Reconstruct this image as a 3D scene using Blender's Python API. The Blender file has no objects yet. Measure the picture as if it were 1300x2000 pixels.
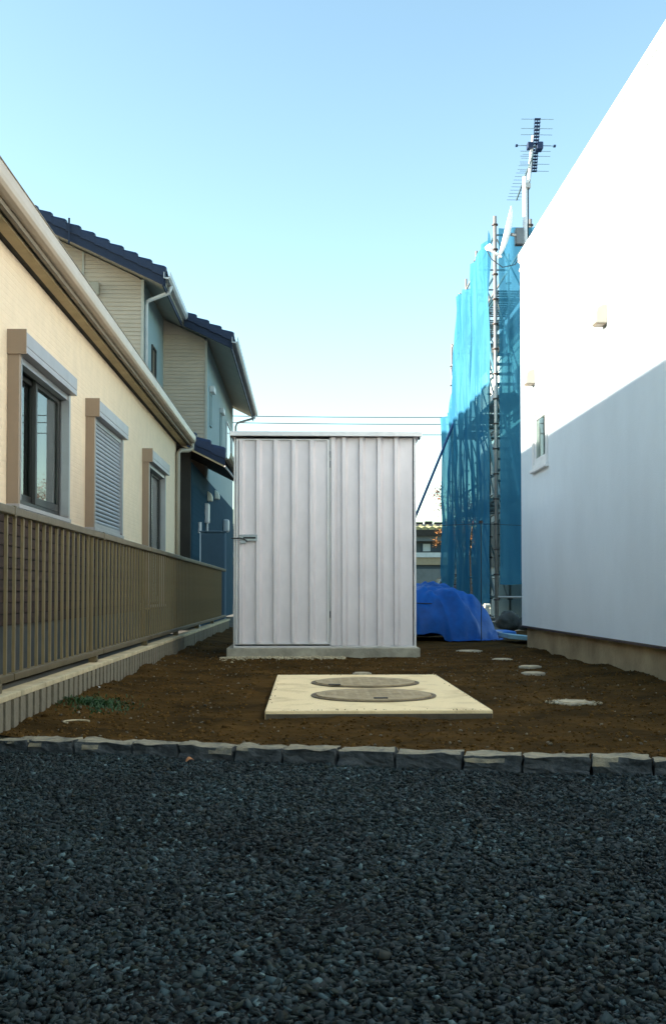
import bpy, bmesh, math, random
import numpy as np
from mathutils import Vector, Matrix, noise
R = math.radians
random.seed(7)
rng = np.random.default_rng(7)
scene = bpy.context.scene
col = scene.collection

# ------------------------------------------------------------------ camera
cam_d = bpy.data.cameras.new('camera')
cam = bpy.data.objects.new('camera', cam_d)
col.objects.link(cam)
cam.location = (0, 0, 0.58)
cam.rotation_euler = (R(90 + 1.6), 0, R(-1.52))
cam_d.sensor_fit = 'VERTICAL'
cam_d.sensor_height = 36
cam_d.lens = 36
cam_d.shift_y = 0.051
cam_d.clip_start = 0.05
cam_d.clip_end = 3000
scene.camera = cam

# ------------------------------------------------------------------ light
SUN_EL = math.atan(0.33)
SUN_AZ = 0.0        # degrees the sun stands beyond square-on to the walls
w = bpy.data.worlds.new('World')
scene.world = w
w.use_nodes = True
nt = w.node_tree
bg = nt.nodes['Background']
sky = nt.nodes.new('ShaderNodeTexSky')
sky.sky_type = 'NISHITA'
sky.sun_disc = False
sky.sun_elevation = SUN_EL
sky.sun_rotation = R(-90 + SUN_AZ)
sky.air_density = 1.0
sky.dust_density = 0.4
sky.ozone_density = 0.5
tint = nt.nodes.new('ShaderNodeMix')      # slight cyan cast of the whole sky
tint.data_type = 'RGBA'; tint.blend_type = 'MULTIPLY'; tint.inputs[0].default_value = 1
tint.inputs[7].default_value = (0.96, 1.06, 0.97, 1)
nt.links.new(sky.outputs[0], tint.inputs[6])
nt.links.new(tint.outputs[2], bg.inputs[0])
bg.inputs[1].default_value = 0.116
sd = bpy.data.lights.new('sun', 'SUN')
sd.energy = 5.0
sd.angle = R(0.55)
sd.color = (1.0, 0.93, 0.82)
sun = bpy.data.objects.new('sun', sd)
col.objects.link(sun)
to_sun = Vector((-math.cos(R(SUN_AZ)), math.sin(R(SUN_AZ)), 0.33))
sun.rotation_euler = to_sun.to_track_quat('Z', 'Y').to_euler()
sun.location = (-20, 10, 15)
scene.view_settings.view_transform = 'Standard'
scene.view_settings.look = 'None'
scene.view_settings.exposure = 1.8
scene.view_settings.gamma = 1.0

# ------------------------------------------------------------------ materials
def L(r, g, b):
    f = lambda c: c / 12.92 if c <= 0.04045 else ((c + 0.055) / 1.055) ** 2.4
    return (f(r / 255), f(g / 255), f(b / 255), 1)

def mat(name, c, rough=0.7, var=0.15, vs=6.0, c2=None, bump=0.0, bs=60.0, metal=0.0,
        spec=0.5, island=0.0, stretch=(1, 1, 1), fac=(0.35, 0.65), coat=0.0):
    m = bpy.data.materials.new(name)
    m.use_nodes = True
    n, l = m.node_tree.nodes, m.node_tree.links
    p = n['Principled BSDF']
    p.inputs['Roughness'].default_value = rough
    p.inputs['Metallic'].default_value = metal
    p.inputs['Specular IOR Level'].default_value = spec
    p.inputs['Coat Weight'].default_value = coat
    c = tuple(c[:3]) + (1,)
    if c2 is None:
        c2 = tuple(max(0, x * (1 - var)) for x in c[:3]) + (1,)
        c = tuple(min(1, x * (1 + var * 0.5)) for x in c[:3]) + (1,)
    else:
        c2 = tuple(c2[:3]) + (1,)
    tc = n.new('ShaderNodeTexCoord')
    mp = n.new('ShaderNodeMapping')
    mp.inputs['Scale'].default_value = stretch
    l.new(tc.outputs['Object'], mp.inputs[0])
    no = n.new('ShaderNodeTexNoise')
    no.inputs['Scale'].default_value = vs
    no.inputs['Detail'].default_value = 7
    no.inputs['Roughness'].default_value = 0.62
    l.new(mp.outputs[0], no.inputs[0])
    rp = n.new('ShaderNodeMapRange')
    rp.inputs[1].default_value = fac[0]
    rp.inputs[2].default_value = fac[1]
    l.new(no.outputs[0], rp.inputs[0])
    mx = n.new('ShaderNodeMix')
    mx.data_type = 'RGBA'
    mx.inputs[6].default_value = c
    mx.inputs[7].default_value = c2
    l.new(rp.outputs[0], mx.inputs[0])
    out = mx.outputs[2]
    if island:
        g = n.new('ShaderNodeNewGeometry')
        mr = n.new('ShaderNodeMapRange')
        mr.inputs[3].default_value = 1 - island
        mr.inputs[4].default_value = 1 + island
        l.new(g.outputs['Random Per Island'], mr.inputs[0])
        oi = n.new('ShaderNodeObjectInfo')
        ma = n.new('ShaderNodeMath'); ma.operation = 'MULTIPLY_ADD'
        ma.inputs[1].default_value = island * 0.8
        ma.inputs[2].default_value = -island * 0.4
        l.new(oi.outputs['Random'], ma.inputs[0])
        ad = n.new('ShaderNodeMath'); ad.operation = 'ADD'
        l.new(mr.outputs[0], ad.inputs[0]); l.new(ma.outputs[0], ad.inputs[1])
        vm = n.new('ShaderNodeVectorMath'); vm.operation = 'SCALE'
        l.new(out, vm.inputs[0]); l.new(ad.outputs[0], vm.inputs['Scale'])
        out = vm.outputs[0]
    l.new(out, p.inputs['Base Color'])
    rr = n.new('ShaderNodeMapRange')
    rr.inputs[3].default_value = max(0.02, rough - 0.08)
    rr.inputs[4].default_value = min(1, rough + 0.08)
    l.new(no.outputs[0], rr.inputs[0])
    l.new(rr.outputs[0], p.inputs['Roughness'])
    if bump:
        nb = n.new('ShaderNodeTexNoise')
        nb.inputs['Scale'].default_value = bs
        nb.inputs['Detail'].default_value = 5
        l.new(mp.outputs[0], nb.inputs[0])
        b = n.new('ShaderNodeBump')
        b.inputs['Strength'].default_value = bump
        b.inputs['Distance'].default_value = 0.01
        l.new(nb.outputs[0], b.inputs['Height'])
        l.new(b.outputs[0], p.inputs['Normal'])
    m['out'] = 0
    del m['out']
    return m

def brick_bump(m, bw, bh, strength=0.5, dist=0.004, mortar=0.006, axis='YZ', dark=0.9):
    n, l = m.node_tree.nodes, m.node_tree.links
    p = n['Principled BSDF']
    tc = n.new('ShaderNodeTexCoord')
    sx = n.new('ShaderNodeSeparateXYZ'); l.new(tc.outputs['Object'], sx.inputs[0])
    cx = n.new('ShaderNodeCombineXYZ')
    l.new(sx.outputs[axis[0]], cx.inputs[0]); l.new(sx.outputs[axis[1]], cx.inputs[1])
    br = n.new('ShaderNodeTexBrick')
    br.inputs['Scale'].default_value = 1
    br.inputs['Brick Width'].default_value = bw
    br.inputs['Row Height'].default_value = bh
    br.inputs['Mortar Size'].default_value = mortar
    br.inputs['Mortar Smooth'].default_value = 0.4
    br.inputs['Color1'].default_value = (1, 1, 1, 1)
    br.inputs['Color2'].default_value = (.72, .72, .72, 1)
    br.inputs['Mortar'].default_value = (.2, .2, .2, 1)
    l.new(cx.outputs[0], br.inputs[0])
    b = n.new('ShaderNodeBump'); b.inputs['Strength'].default_value = strength
    b.inputs['Distance'].default_value = dist
    l.new(br.outputs['Color'], b.inputs['Height'])
    old = p.inputs['Normal'].links
    if old:
        l.new(old[0].from_socket, b.inputs['Normal'])
    l.new(b.outputs[0], p.inputs['Normal'])
    return m

M = {}
M['cream'] = brick_bump(mat('cream_siding', (0.84, 0.65, 0.44), 0.8, 0.05, 6, bump=0.35, bs=90), 0.16, 0.045, 0.6)
M['white_wall'] = mat('white_render', (0.72, 0.78, 0.81), 0.75, 0.05, 1.5, bump=0.25, bs=140, stretch=(1, 1, 0.6))
M['white_trim'] = mat('white_trim', (0.78, 0.77, 0.76), 0.5, 0.06, 4)
M['cover'] = mat('worn_cover', (0.46, 0.38, 0.25), 0.9, 0.3, 25, bump=0.4)
M['hood'] = mat('warm_grey_hood', (0.40, 0.37, 0.31), 0.45, 0.05, 5, metal=0.3)
M['found'] = mat('foundation_concrete', (0.40, 0.32, 0.19), 0.9, c2=(0.22, 0.17, 0.095), vs=2.2, bump=0.5, bs=50)
M['found1'] = mat('grey_foundation', (0.06, 0.065, 0.06), 0.9, 0.3, 3, bump=0.4)
M['slab'] = mat('pale_concrete_slab', (0.86, 0.67, 0.38), 0.88, c2=(0.52, 0.36, 0.17), vs=5.5, bump=0.5, bs=80, fac=(0.50, 0.80))
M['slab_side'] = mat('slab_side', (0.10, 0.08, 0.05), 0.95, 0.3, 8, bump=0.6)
M['lid'] = mat('lid_grey', (0.43, 0.33, 0.19), 0.85, 0.25, 14, bump=0.8, bs=140)
M['lid_rim'] = mat('lid_rim', (0.15, 0.115, 0.07), 0.9, 0.3, 12)
M['lid_dark'] = mat('lid_slot', (0.05, 0.045, 0.04), 0.8, 0.2)
M['soil'] = mat('brown_soil', (0.080, 0.043, 0.011), 0.98, c2=(0.026, 0.016, 0.005), vs=2.6, bump=0.9, bs=60, spec=0.03)
M['soilstone'] = mat('soil_stone', (0.13, 0.11, 0.075), 0.9, 0.4, 40, island=0.6)
M['clod'] = mat('soil_clod', (0.095, 0.053, 0.016), 0.98, 0.15, 30, spec=0.05, island=0.35, bump=0.3, bs=150)
M['gravel'] = mat('blue_grey_gravel', (0.05, 0.06, 0.06), 0.8, 0.35, 60, spec=0.3)
def gravel_colours(m):
    n, l = m.node_tree.nodes, m.node_tree.links
    p = n['Principled BSDF']
    old = p.inputs['Base Color'].links[0].from_socket
    g = n.new('ShaderNodeNewGeometry')
    cr = n.new('ShaderNodeValToRGB')
    e = cr.color_ramp.elements
    cols = [(0.0, (.010, .016, .018)), (.22, (.018, .027, .029)), (.45, (.030, .044, .048)), (.58, (.034, .036, .024)), (.66, (.030, .045, .055)), (.86, (.060, .078, .086)), (.93, (.050, .036, .022)), (.96, (.08, .11, .125)), (.995, (.22, .25, .26))]
    e[0].position = cols[0][0]; e[0].color = (*cols[0][1], 1)
    e[1].position = cols[1][0]; e[1].color = (*cols[1][1], 1)
    for q, c in cols[2:]:
        k = e.new(q); k.color = (*c, 1)
    l.new(g.outputs['Random Per Island'], cr.inputs[0])
    tc = n.new('ShaderNodeTexCoord')
    no = n.new('ShaderNodeTexNoise'); no.inputs['Scale'].default_value = 2.2; no.inputs['Detail'].default_value = 5
    l.new(tc.outputs['Object'], no.inputs[0])
    mr = n.new('ShaderNodeMapRange'); mr.inputs[1].default_value = .3; mr.inputs[2].default_value = .7; mr.inputs[3].default_value = .28; mr.inputs[4].default_value = .62
    l.new(no.outputs[0], mr.inputs[0])
    vm = n.new('ShaderNodeVectorMath'); vm.operation = 'SCALE'
    l.new(cr.outputs[0], vm.inputs[0]); l.new(mr.outputs[0], vm.inputs['Scale'])
    v2 = n.new('ShaderNodeVectorMath'); v2.operation = 'MULTIPLY'; v2.inputs[1].default_value = (.84, 1.18, 1.18)
    l.new(vm.outputs[0], v2.inputs[0])
    l.new(v2.outputs[0], p.inputs['Base Color'])
gravel_colours(M['gravel'])
M['gravel_base'] = mat('gravel_fines', (0.008, 0.010, 0.010), 0.95, 0.5, 90, bump=1, bs=200, spec=0.1)
M['pebble'] = mat('pale_pebble', (0.40, 0.34, 0.22), 0.9, 0.3, 40, island=0.45, bump=0.4)
M['kerb_top'] = mat('kerb_lit_top', (0.30, 0.26, 0.17), 0.9, c2=(0.11, 0.11, 0.09), vs=16, bump=1.0, bs=60, island=0.2)  # pale tone puts the light on the stone tops into the colour
M['kerb'] = mat('granite_kerb', (0.075, 0.088, 0.092), 0.9, c2=(0.028, 0.036, 0.040), vs=22, bump=1.0, bs=60, island=0.2)  # kept dark so the shade on the stone fronts is in the colour
M['ground'] = mat('packed_earth', (0.10, 0.085, 0.06), 0.97, 0.4, 0.8, bump=0.4, bs=20)
M['gutter'] = mat('beige_gutter', (0.50, 0.39, 0.28), 0.38, 0.06, 3)
M['fascia'] = mat('brown_fascia', (0.20, 0.155, 0.10), 0.6, 0.15, 5)
M['soffit'] = mat('tan_soffit', (0.42, 0.32, 0.17), 0.7, 0.15, 5)
M['vent'] = mat('dark_soffit_vent', (0.02, 0.02, 0.017), 0.8, 0.2)
M['jamb'] = mat('taupe_jamb', (0.30, 0.215, 0.145), 0.5, 0.06, 4)  # browner copy of the casing colour, painting its shaded near sides
M['box'] = mat('shutter_box_metal', (0.36, 0.335, 0.33), 0.42, 0.05, 5, metal=0.1)  # greyer copy of the casing colour, painting its sky-lit fronts
M['slatmetal'] = mat('shutter_slat_metal', (0.33, 0.34, 0.36), 0.45, 0.05, 5, metal=0.2)
M['alu'] = mat('aluminium_frame', (0.42, 0.42, 0.42), 0.35, 0.06, 8, metal=0.5)
M['sash'] = mat('dark_sash', (0.035, 0.035, 0.03), 0.45, 0.1)
M['room'] = mat('dim_room', (0.03, 0.035, 0.03), 0.9, 0.2)
M['curtain'] = mat('green_curtain', (0.24, 0.30, 0.13), 0.9, 0.2, 6)
M['curtain2'] = mat('pale_curtain', (0.42, 0.40, 0.28), 0.9, 0.15, 6)
M['rooftile'] = mat('navy_roof_tile', (0.006, 0.018, 0.055), 0.6, 0.25, 8, island=0.2)
M['board'] = mat('navy_bargeboard', (0.006, 0.016, 0.045), 0.7, 0.12, 4)
M['roofmetal'] = mat('dark_roof_sheet', (0.06, 0.055, 0.05), 0.5, 0.1)
M['lap'] = mat('lap_siding', (0.50, 0.405, 0.31), 0.75, 0.08, 2, bump=0.3, bs=120)
M['teal'] = mat('shade_tinted_siding', (0.30, 0.38, 0.38), 0.8, 0.06, 2, bump=0.3, bs=90)  # bluish green tint paints the shade of the side walls
M['soffit2'] = mat('pale_soffit', (0.46, 0.44, 0.38), 0.7, 0.07, 3)
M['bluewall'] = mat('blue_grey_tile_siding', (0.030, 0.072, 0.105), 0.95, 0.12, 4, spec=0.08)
M['darkwall'] = mat('dark_brown_wall', (0.024, 0.023, 0.018), 0.8, 0.2, 3)
M['pipe'] = mat('pale_downpipe', (0.62, 0.62, 0.62), 0.4, 0.06, 5)
M['pipe2'] = mat('beige_downpipe', (0.36, 0.31, 0.23), 0.45, 0.08, 5)
M['fence_slat'] = mat('bronze_slat', (0.19, 0.15, 0.075), 0.45, 0.12, 5, metal=0.2)
M['fence'] = mat('bronze_fence', (0.12, 0.095, 0.050), 0.45, 0.12, 5, metal=0.25, bump=0.1)
M['rib'] = mat('ribbed_block', (0.17, 0.15, 0.105), 0.92, 0.3, 9, bump=0.6, bs=60, island=0.12)
M['cap'] = mat('block_cap', (0.50, 0.42, 0.26), 0.9, 0.25, 8, bump=0.5, bs=60)
M['brick'] = mat('brown_facing_brick', (0.035, 0.016, 0.008), 0.85, 0.3, 12, island=0.3, bump=0.5)
M['mortar'] = mat('mortar', (0.014, 0.012, 0.008), 0.95, 0.2)
M['shed'] = mat('galvanised_sheet', (0.80, 0.73, 0.73), 0.5, 0.0, 5, c2=(0.73, 0.67, 0.67), metal=0.3, stretch=(1.5, 1.5, 0.8), bump=0.05, bs=9)
M['shed_trim'] = mat('shed_trim', (0.74, 0.71, 0.70), 0.4, 0.08, 7, metal=0.3)
M['steel'] = mat('latch_steel', (0.34, 0.37, 0.40), 0.35, 0.2, 30, metal=0.8)
M['brace'] = mat('black_hook', (0.02, 0.02, 0.02), 0.5, 0.1)
M['plinth'] = mat('shed_plinth_concrete', (0.38, 0.35, 0.27), 0.9, 0.3, 7, bump=0.6)
M['tarp'] = mat('blue_tarpaulin', (0.0, 0.085, 0.36), 0.5, 0.3, 4, spec=0.25, bump=0.25, bs=25)
M['pole'] = mat('galvanised_tube', (0.48, 0.45, 0.42), 0.4, 0.15, 12, metal=0.6, )
M['coupler'] = mat('coupler_iron', (0.07, 0.05, 0.045), 0.6, 0.2, 30, metal=0.4)
M['plank'] = mat('steel_plank', (0.22, 0.23, 0.24), 0.5, 0.15, 8, metal=0.5)
M['strut'] = mat('blue_strut', (0.012, 0.075, 0.23), 0.45, 0.1)
M['sheath'] = mat('house_sheathing', (0.50, 0.52, 0.50), 0.8, 0.1, 1.5)
M['whitemetal'] = mat('white_mast', (0.80, 0.79, 0.77), 0.35, 0.04, 10)
M['dish'] = mat('white_dish', (0.80, 0.80, 0.80), 0.35, 0.03, 5)
M['ant'] = mat('antenna_blue_black', (0.012, 0.03, 0.085), 0.5, 0.1)
M['antrod'] = mat('antenna_rod', (0.20, 0.30, 0.33), 0.4, 0.1, metal=0.6)
M['cable'] = mat('black_cable', (0.015, 0.02, 0.025), 0.6, 0.1)
M['wire'] = mat('overhead_wire', (0.07, 0.05, 0.045), 0.6, 0.1)
M['weed'] = mat('weed_green', (0.022, 0.070, 0.014), 0.6, 0.3, 20, island=0.4)
M['leaf'] = mat('dry_leaf', (0.30, 0.13, 0.05), 0.8, 0.3, 30)
M['redleaf'] = mat('autumn_leaf', (0.20, 0.06, 0.03), 0.7, 0.4, 20, island=0.5)
M['orangeleaf'] = mat('orange_leaf', (0.42, 0.17, 0.035), 0.7, 0.4, 20, island=0.5)
M['bark'] = mat('bark', (0.09, 0.06, 0.04), 0.9, 0.3, 15, bump=0.6)
M['fartile'] = mat('yellow_green_roof_tile', (0.30, 0.29, 0.14), 0.7, 0.3, 8, island=0.3)  # yellow-green base tone, varied from tile to tile
M['farwall'] = mat('far_wall', (0.10, 0.13, 0.14), 0.8, 0.12)
M['farband'] = mat('far_pale_band', (0.42, 0.50, 0.52), 0.7, 0.1)
M['fartan'] = mat('far_tan_band', (0.24, 0.22, 0.15), 0.7, 0.1)
M['fardark'] = mat('far_dark', (0.025, 0.05, 0.07), 0.7, 0.1)
M['carpaint'] = mat('dark_car_paint', (0.015, 0.018, 0.03), 0.25, 0.05, coat=0.8)
M['rubber'] = mat('rubber', (0.02, 0.02, 0.02), 0.85, 0.1)
M['bluepl'] = mat('bright_blue_plastic', (0.02, 0.16, 0.55), 0.4, 0.1)
M['paleblue'] = mat('pale_blue_board', (0.25, 0.42, 0.50), 0.5, 0.1)
M['whitepl'] = mat('cream_plastic', (0.80, 0.76, 0.62), 0.5, 0.05)
M['rubble'] = mat('grey_sacking', (0.06, 0.065, 0.06), 0.9, 0.3, 10, bump=0.7, bs=30)
M['cabinet'] = mat('blue_grey_cabinet', (0.055, 0.10, 0.14), 0.8, 0.07, 3, spec=0.2)

def glass_mat(name, tint=(0.8, 0.92, 0.88), refl=0.10):
    m = bpy.data.materials.new(name); m.use_nodes = True
    n, l = m.node_tree.nodes, m.node_tree.links
    n.remove(n['Principled BSDF'])
    out = n['Material Output']
    gl = n.new('ShaderNodeBsdfGlossy'); gl.inputs['Roughness'].default_value = 0.02
    tr = n.new('ShaderNodeBsdfTransparent'); tr.inputs[0].default_value = (*tint, 1)
    fr = n.new('ShaderNodeFresnel'); fr.inputs[0].default_value = 1.5
    mr = n.new('ShaderNodeMapRange')
    mr.inputs[1].default_value = 0.04; mr.inputs[2].default_value = 0.9
    mr.inputs[3].default_value = refl; mr.inputs[4].default_value = 0.98
    l.new(fr.outputs[0], mr.inputs[0])
    mx = n.new('ShaderNodeMixShader')
    l.new(mr.outputs[0], mx.inputs[0]); l.new(tr.outputs[0], mx.inputs[1]); l.new(gl.outputs[0], mx.inputs[2])
    l.new(mx.outputs[0], out.inputs[0])
    return m
M['glass'] = glass_mat('window_glass')
M['darkglass'] = mat('dark_glass', (0.02, 0.03, 0.035), 0.08, 0.05, spec=1.0)

def net_mat():
    m = bpy.data.materials.new('blue_scaffold_net'); m.use_nodes = True
    n, l = m.node_tree.nodes, m.node_tree.links
    n.remove(n['Principled BSDF'])
    out = n['Material Output']
    tc = n.new('ShaderNodeTexCoord')
    no = n.new('ShaderNodeTexNoise'); no.inputs['Scale'].default_value = 1.2; no.inputs['Detail'].default_value = 4
    mp = n.new('ShaderNodeMapping'); mp.inputs['Scale'].default_value = (1, 3, 0.35)
    l.new(tc.outputs['Object'], mp.inputs[0]); l.new(mp.outputs[0], no.inputs[0])
    mx = n.new('ShaderNodeMix'); mx.data_type = 'RGBA'
    mx.inputs[6].default_value = (0.12, 0.36, 0.46, 1)
    mx.inputs[7].default_value = (0.010, 0.13, 0.31, 1)
    l.new(no.outputs[0], mx.inputs[0])
    df = n.new('ShaderNodeBsdfDiffuse'); tl = n.new('ShaderNodeBsdfTranslucent')
    l.new(mx.outputs[2], df.inputs[0]); l.new(mx.outputs[2], tl.inputs[0])
    m1 = n.new('ShaderNodeMixShader'); m1.inputs[0].default_value = 0.30
    l.new(df.outputs[0], m1.inputs[1]); l.new(tl.outputs[0], m1.inputs[2])
    tr = n.new('ShaderNodeBsdfTransparent'); tr.inputs[0].default_value = (0.45, 0.9, 1, 1)
    lw = n.new('ShaderNodeLayerWeight'); lw.inputs[0].default_value = 0.5
    mr = n.new('ShaderNodeMapRange'); mr.inputs[1].default_value = 0; mr.inputs[2].default_value = 1
    mr.inputs[3].default_value = 0.70; mr.inputs[4].default_value = 0.98
    l.new(lw.outputs['Facing'], mr.inputs[0])
    m2 = n.new('ShaderNodeMixShader')
    l.new(mr.outputs[0], m2.inputs[0]); l.new(tr.outputs[0], m2.inputs[1]); l.new(m1.outputs[0], m2.inputs[2])
    l.new(m2.outputs[0], out.inputs[0])
    return m
M['net'] = net_mat()

# ------------------------------------------------------------------ helpers
ORG = {}
def tag(o, label=None, cat=None, group=None, kind=None):
    if label: o['label'] = label
    if cat: o['category'] = cat
    if group: o['group'] = group
    if kind: o['kind'] = kind
    return o

def empty(name, loc, label=None, cat=None, group=None):
    o = bpy.data.objects.new(name, None)
    o.empty_display_size = 0.1
    col.objects.link(o); o.location = loc
    ORG[o.name] = Vector(loc)
    return tag(o, label, cat, group)

class MB:
    def __init__(s): s.v = []; s.f = []
    def add(s, vs, fs):
        k = len(s.v); s.v += [tuple(v) for v in vs]; s.f += [tuple(k + i for i in f) for f in fs]; return s
    def box(s, x0, x1, y0, y1, z0, z1):
        v = [(x, y, z) for z in (z0, z1) for y in (y0, y1) for x in (x0, x1)]
        return s.add(v, [(0, 2, 3, 1), (4, 5, 7, 6), (0, 1, 5, 4), (2, 6, 7, 3), (0, 4, 6, 2), (1, 3, 7, 5)])
    def prism(s, poly, axis, a, b):
        # poly: list of 2-tuples in the other two axes (order x,y,z without axis)
        def P(p, t):
            q = list(p); q.insert('xyz'.index(axis), t); return q
        n = len(poly)
        v = [P(p, a) for p in poly] + [P(p, b) for p in poly]
        f = [tuple(range(n)), tuple(range(2 * n - 1, n - 1, -1))]
        f += [(i, n + i, n + (i + 1) % n, (i + 1) % n) for i in range(n)]
        return s.add(v, f)
    def tube(s, pts, r, n=8, cap=True):
        pts = [Vector(p) for p in pts]; rs = r if isinstance(r, (list, tuple)) else [r] * len(pts)
        rings = []
        up = None
        for i, p in enumerate(pts):
            d = (pts[min(i + 1, len(pts) - 1)] - pts[max(i - 1, 0)]).normalized()
            if up is None: up = Vector((0, 0, 1)) if abs(d.z) < 0.9 else Vector((1, 0, 0))
            a = d.cross(up).normalized(); b = a.cross(d).normalized(); up = b
            rings.append([p + (a * math.cos(t) + b * math.sin(t)) * rs[i] for t in [2 * math.pi * k / n for k in range(n)]])
        v = [q for rg in rings for q in rg]; f = []
        for i in range(len(rings) - 1):
            for k in range(n):
                f.append((i * n + k, i * n + (k + 1) % n, (i + 1) * n + (k + 1) % n, (i + 1) * n + k))
        if cap:
            f.append(tuple(range(n - 1, -1, -1))); f.append(tuple((len(rings) - 1) * n + k for k in range(n)))
        return s.add(v, f)
    def disc(s, cx, cy, z0, z1, r, n=40, rx=None, jit=0):
        rx = rx or r
        pr = [((rx + random.uniform(-jit, jit)) * math.cos(2 * math.pi * k / n), (r + random.uniform(-jit, jit)) * math.sin(2 * math.pi * k / n)) for k in range(n)]
        return s.prism([(cx + a, cy + b) for a, b in pr], 'z', z0, z1)
    def mesh(s, name, m, org=Vector((0, 0, 0)), smooth=False):
        me = bpy.data.meshes.new(name)
        me.from_pydata([(x - org[0], y - org[1], z - org[2]) for x, y, z in s.v], [], s.f)
        me.materials.append(m)
        bm = bmesh.new(); bm.from_mesh(me); bmesh.ops.recalc_face_normals(bm, faces=bm.faces); bm.to_mesh(me); bm.free()
        if smooth:
            for p in me.polygons: p.use_smooth = True
        return me
    def build(s, name, m, parent=None, org=None, smooth=False, bevel=0, seg=2):
        if parent is not None: o_ = ORG[parent.name]
        else: o_ = Vector(org) if org else Vector((0, 0, 0))
        me = s.mesh(name, m, o_, smooth)
        o = bpy.data.objects.new(name, me); col.objects.link(o)
        if parent is not None: o.parent = parent
        else: o.location = o_
        ORG[o.name] = o_.copy()
        if bevel:
            b = o.modifiers.new('bevel', 'BEVEL'); b.width = bevel; b.segments = seg; b.limit_method = 'ANGLE'
        return o

def piece(name, me, parent, loc, rot=(0, 0, 0), scale=(1, 1, 1)):
    o = bpy.data.objects.new(name, me); col.objects.link(o)
    o.parent = parent
    o.location = Vector(loc) - ORG[parent.name]
    o.rotation_euler = rot; o.scale = scale
    ORG[o.name] = ORG[parent.name].copy()
    return o

def blobs(name, pts, sizes, m, squash=0.6, rough=0.25):
    """many small stones in one mesh"""
    bm = bmesh.new(); bmesh.ops.create_icosphere(bm, subdivisions=1, radius=1)
    base = np.array([v.co[:] for v in bm.verts]); tris = np.array([[v.index for v in f.verts] for f in bm.faces]); bm.free()
    N, V, F = len(pts), len(base), len(tris)
    d = 1 + rng.uniform(-rough, rough, (N, V, 1))
    P = base[None] * d
    sc = sizes[:, None, None] * np.stack([rng.uniform(.8, 1.35, N), rng.uniform(.7, 1.1, N), rng.uniform(squash * .6, squash * 1.3, N)], 1)[:, None, :]
    P = P * sc
    a = rng.uniform(0, 2 * np.pi, N); b = rng.normal(0, .38, N); c = rng.normal(0, .38, N)
    ca, sa, cb, sb, cc, s_c = np.cos(a), np.sin(a), np.cos(b), np.sin(b), np.cos(c), np.sin(c)
    Z0, O1 = np.zeros(N), np.ones(N)
    Rz = np.stack([ca, -sa, Z0, sa, ca, Z0, Z0, Z0, O1], 1).reshape(N, 3, 3)
    Ry = np.stack([cb, Z0, sb, Z0, O1, Z0, -sb, Z0, cb], 1).reshape(N, 3, 3)
    Rx = np.stack([O1, Z0, Z0, Z0, cc, -s_c, Z0, s_c, cc], 1).reshape(N, 3, 3)
    Rm = Rx @ Ry @ Rz
    P = np.einsum('nij,nvj->nvi', Rm, P) + pts[:, None, :]
    me = bpy.data.meshes.new(name)
    me.vertices.add(N * V); me.vertices.foreach_set('co', P.reshape(-1).astype(np.float32))
    idx = (tris[None] + (np.arange(N) * V)[:, None, None]).reshape(-1).astype(np.int32)
    me.loops.add(N * F * 3); me.loops.foreach_set('vertex_index', idx)
    me.polygons.add(N * F)
    me.polygons.foreach_set('loop_start', (np.arange(N * F) * 3).astype(np.int32))
    me.update(calc_edges=True); me.materials.append(m)
    o = bpy.data.objects.new(name, me); col.objects.link(o)
    return o

def leaves(name, pts, size, m, parent=None):
    v = []; f = []
    for p in pts:
        a = Vector((random.gauss(0, 1), random.gauss(0, 1), random.gauss(0, 1))).normalized()
        b = a.orthogonal().normalized(); s = size * random.uniform(.6, 1.3)
        k = len(v); p = Vector(p)
        v += [p - a * s, p + b * s * .55, p + a * s, p - b * s * .55]
        f.append((k, k + 1, k + 2, k + 3))
    mb = MB(); mb.v = [tuple(q) for q in v]; mb.f = f
    me = bpy.data.meshes.new(name)
    og = ORG[parent.name] if parent else Vector((0, 0, 0))
    me.from_pydata([tuple(Vector(q) - og) for q in mb.v], [], f); me.materials.append(m)
    o = bpy.data.objects.new(name, me); col.objects.link(o)
    if parent: o.parent = parent
    ORG[o.name] = og.copy()
    return o

# ------------------------------------------------------------------ ground
KX0, KY0, KX1, KY1 = -1.19, 3.97, 1.20, 3.41          # front face of the kerb row
def ykerb(x): return KY0 + (KY1 - KY0) * (x - KX0) / (KX1 - KX0)

g = MB().add([(-400, -300, -.075), (400, -300, -.075), (400, 900, -.075), (-400, 900, -.075)], [(0, 1, 2, 3)]).build('ground', M['ground'])
tag(g, kind='structure')
gb = MB().add([(-1.35, -2.5, -.040), (6, -2.5, -.040), (6, ykerb(6) + .05, -.040), (-1.35, ykerb(-1.35) + .05, -.040)], [(0, 1, 2, 3)]).build('gravel_bed', M['gravel_base'])
tag(gb, kind='structure')

def soil_h(x, y):
    z = 0.020 * noise.noise(Vector((x * 1.3, y * 1.1, 0))) + 0.010 * noise.noise(Vector((x * 5, y * 5, 3)))
    z += 0.006 * noise.noise(Vector((x * 17, y * 17, 5))) + 0.004 * noise.noise(Vector((x * 41, y * 41, 8)))
    e = y - ykerb(x)
    z *= min(1, max(.2, e * 2))
    z += 0.03 * max(0, 1 - abs(x - 2.28) * 4) * (0.5 + noise.noise(Vector((x, y * 2.5, 1))))   # heaped against the plinth
    z += 0.045 * max(0, 1 - (x + 1.22) * 3.5) * (0.6 + noise.noise(Vector((x, y * 2, 9))))
    return z
xs = np.arange(-1.30, 6.0, 0.022).tolist()
vs_ = []; q = 0.07
while q < 12.5:
    vs_.append(q); q += 0.014 + q * 0.006
nx = len(xs); sv = []
for v in vs_:
    for x in xs:
        y = ykerb(min(x, 3)) + v
        sv.append((x, y, soil_h(x, y)))
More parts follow.
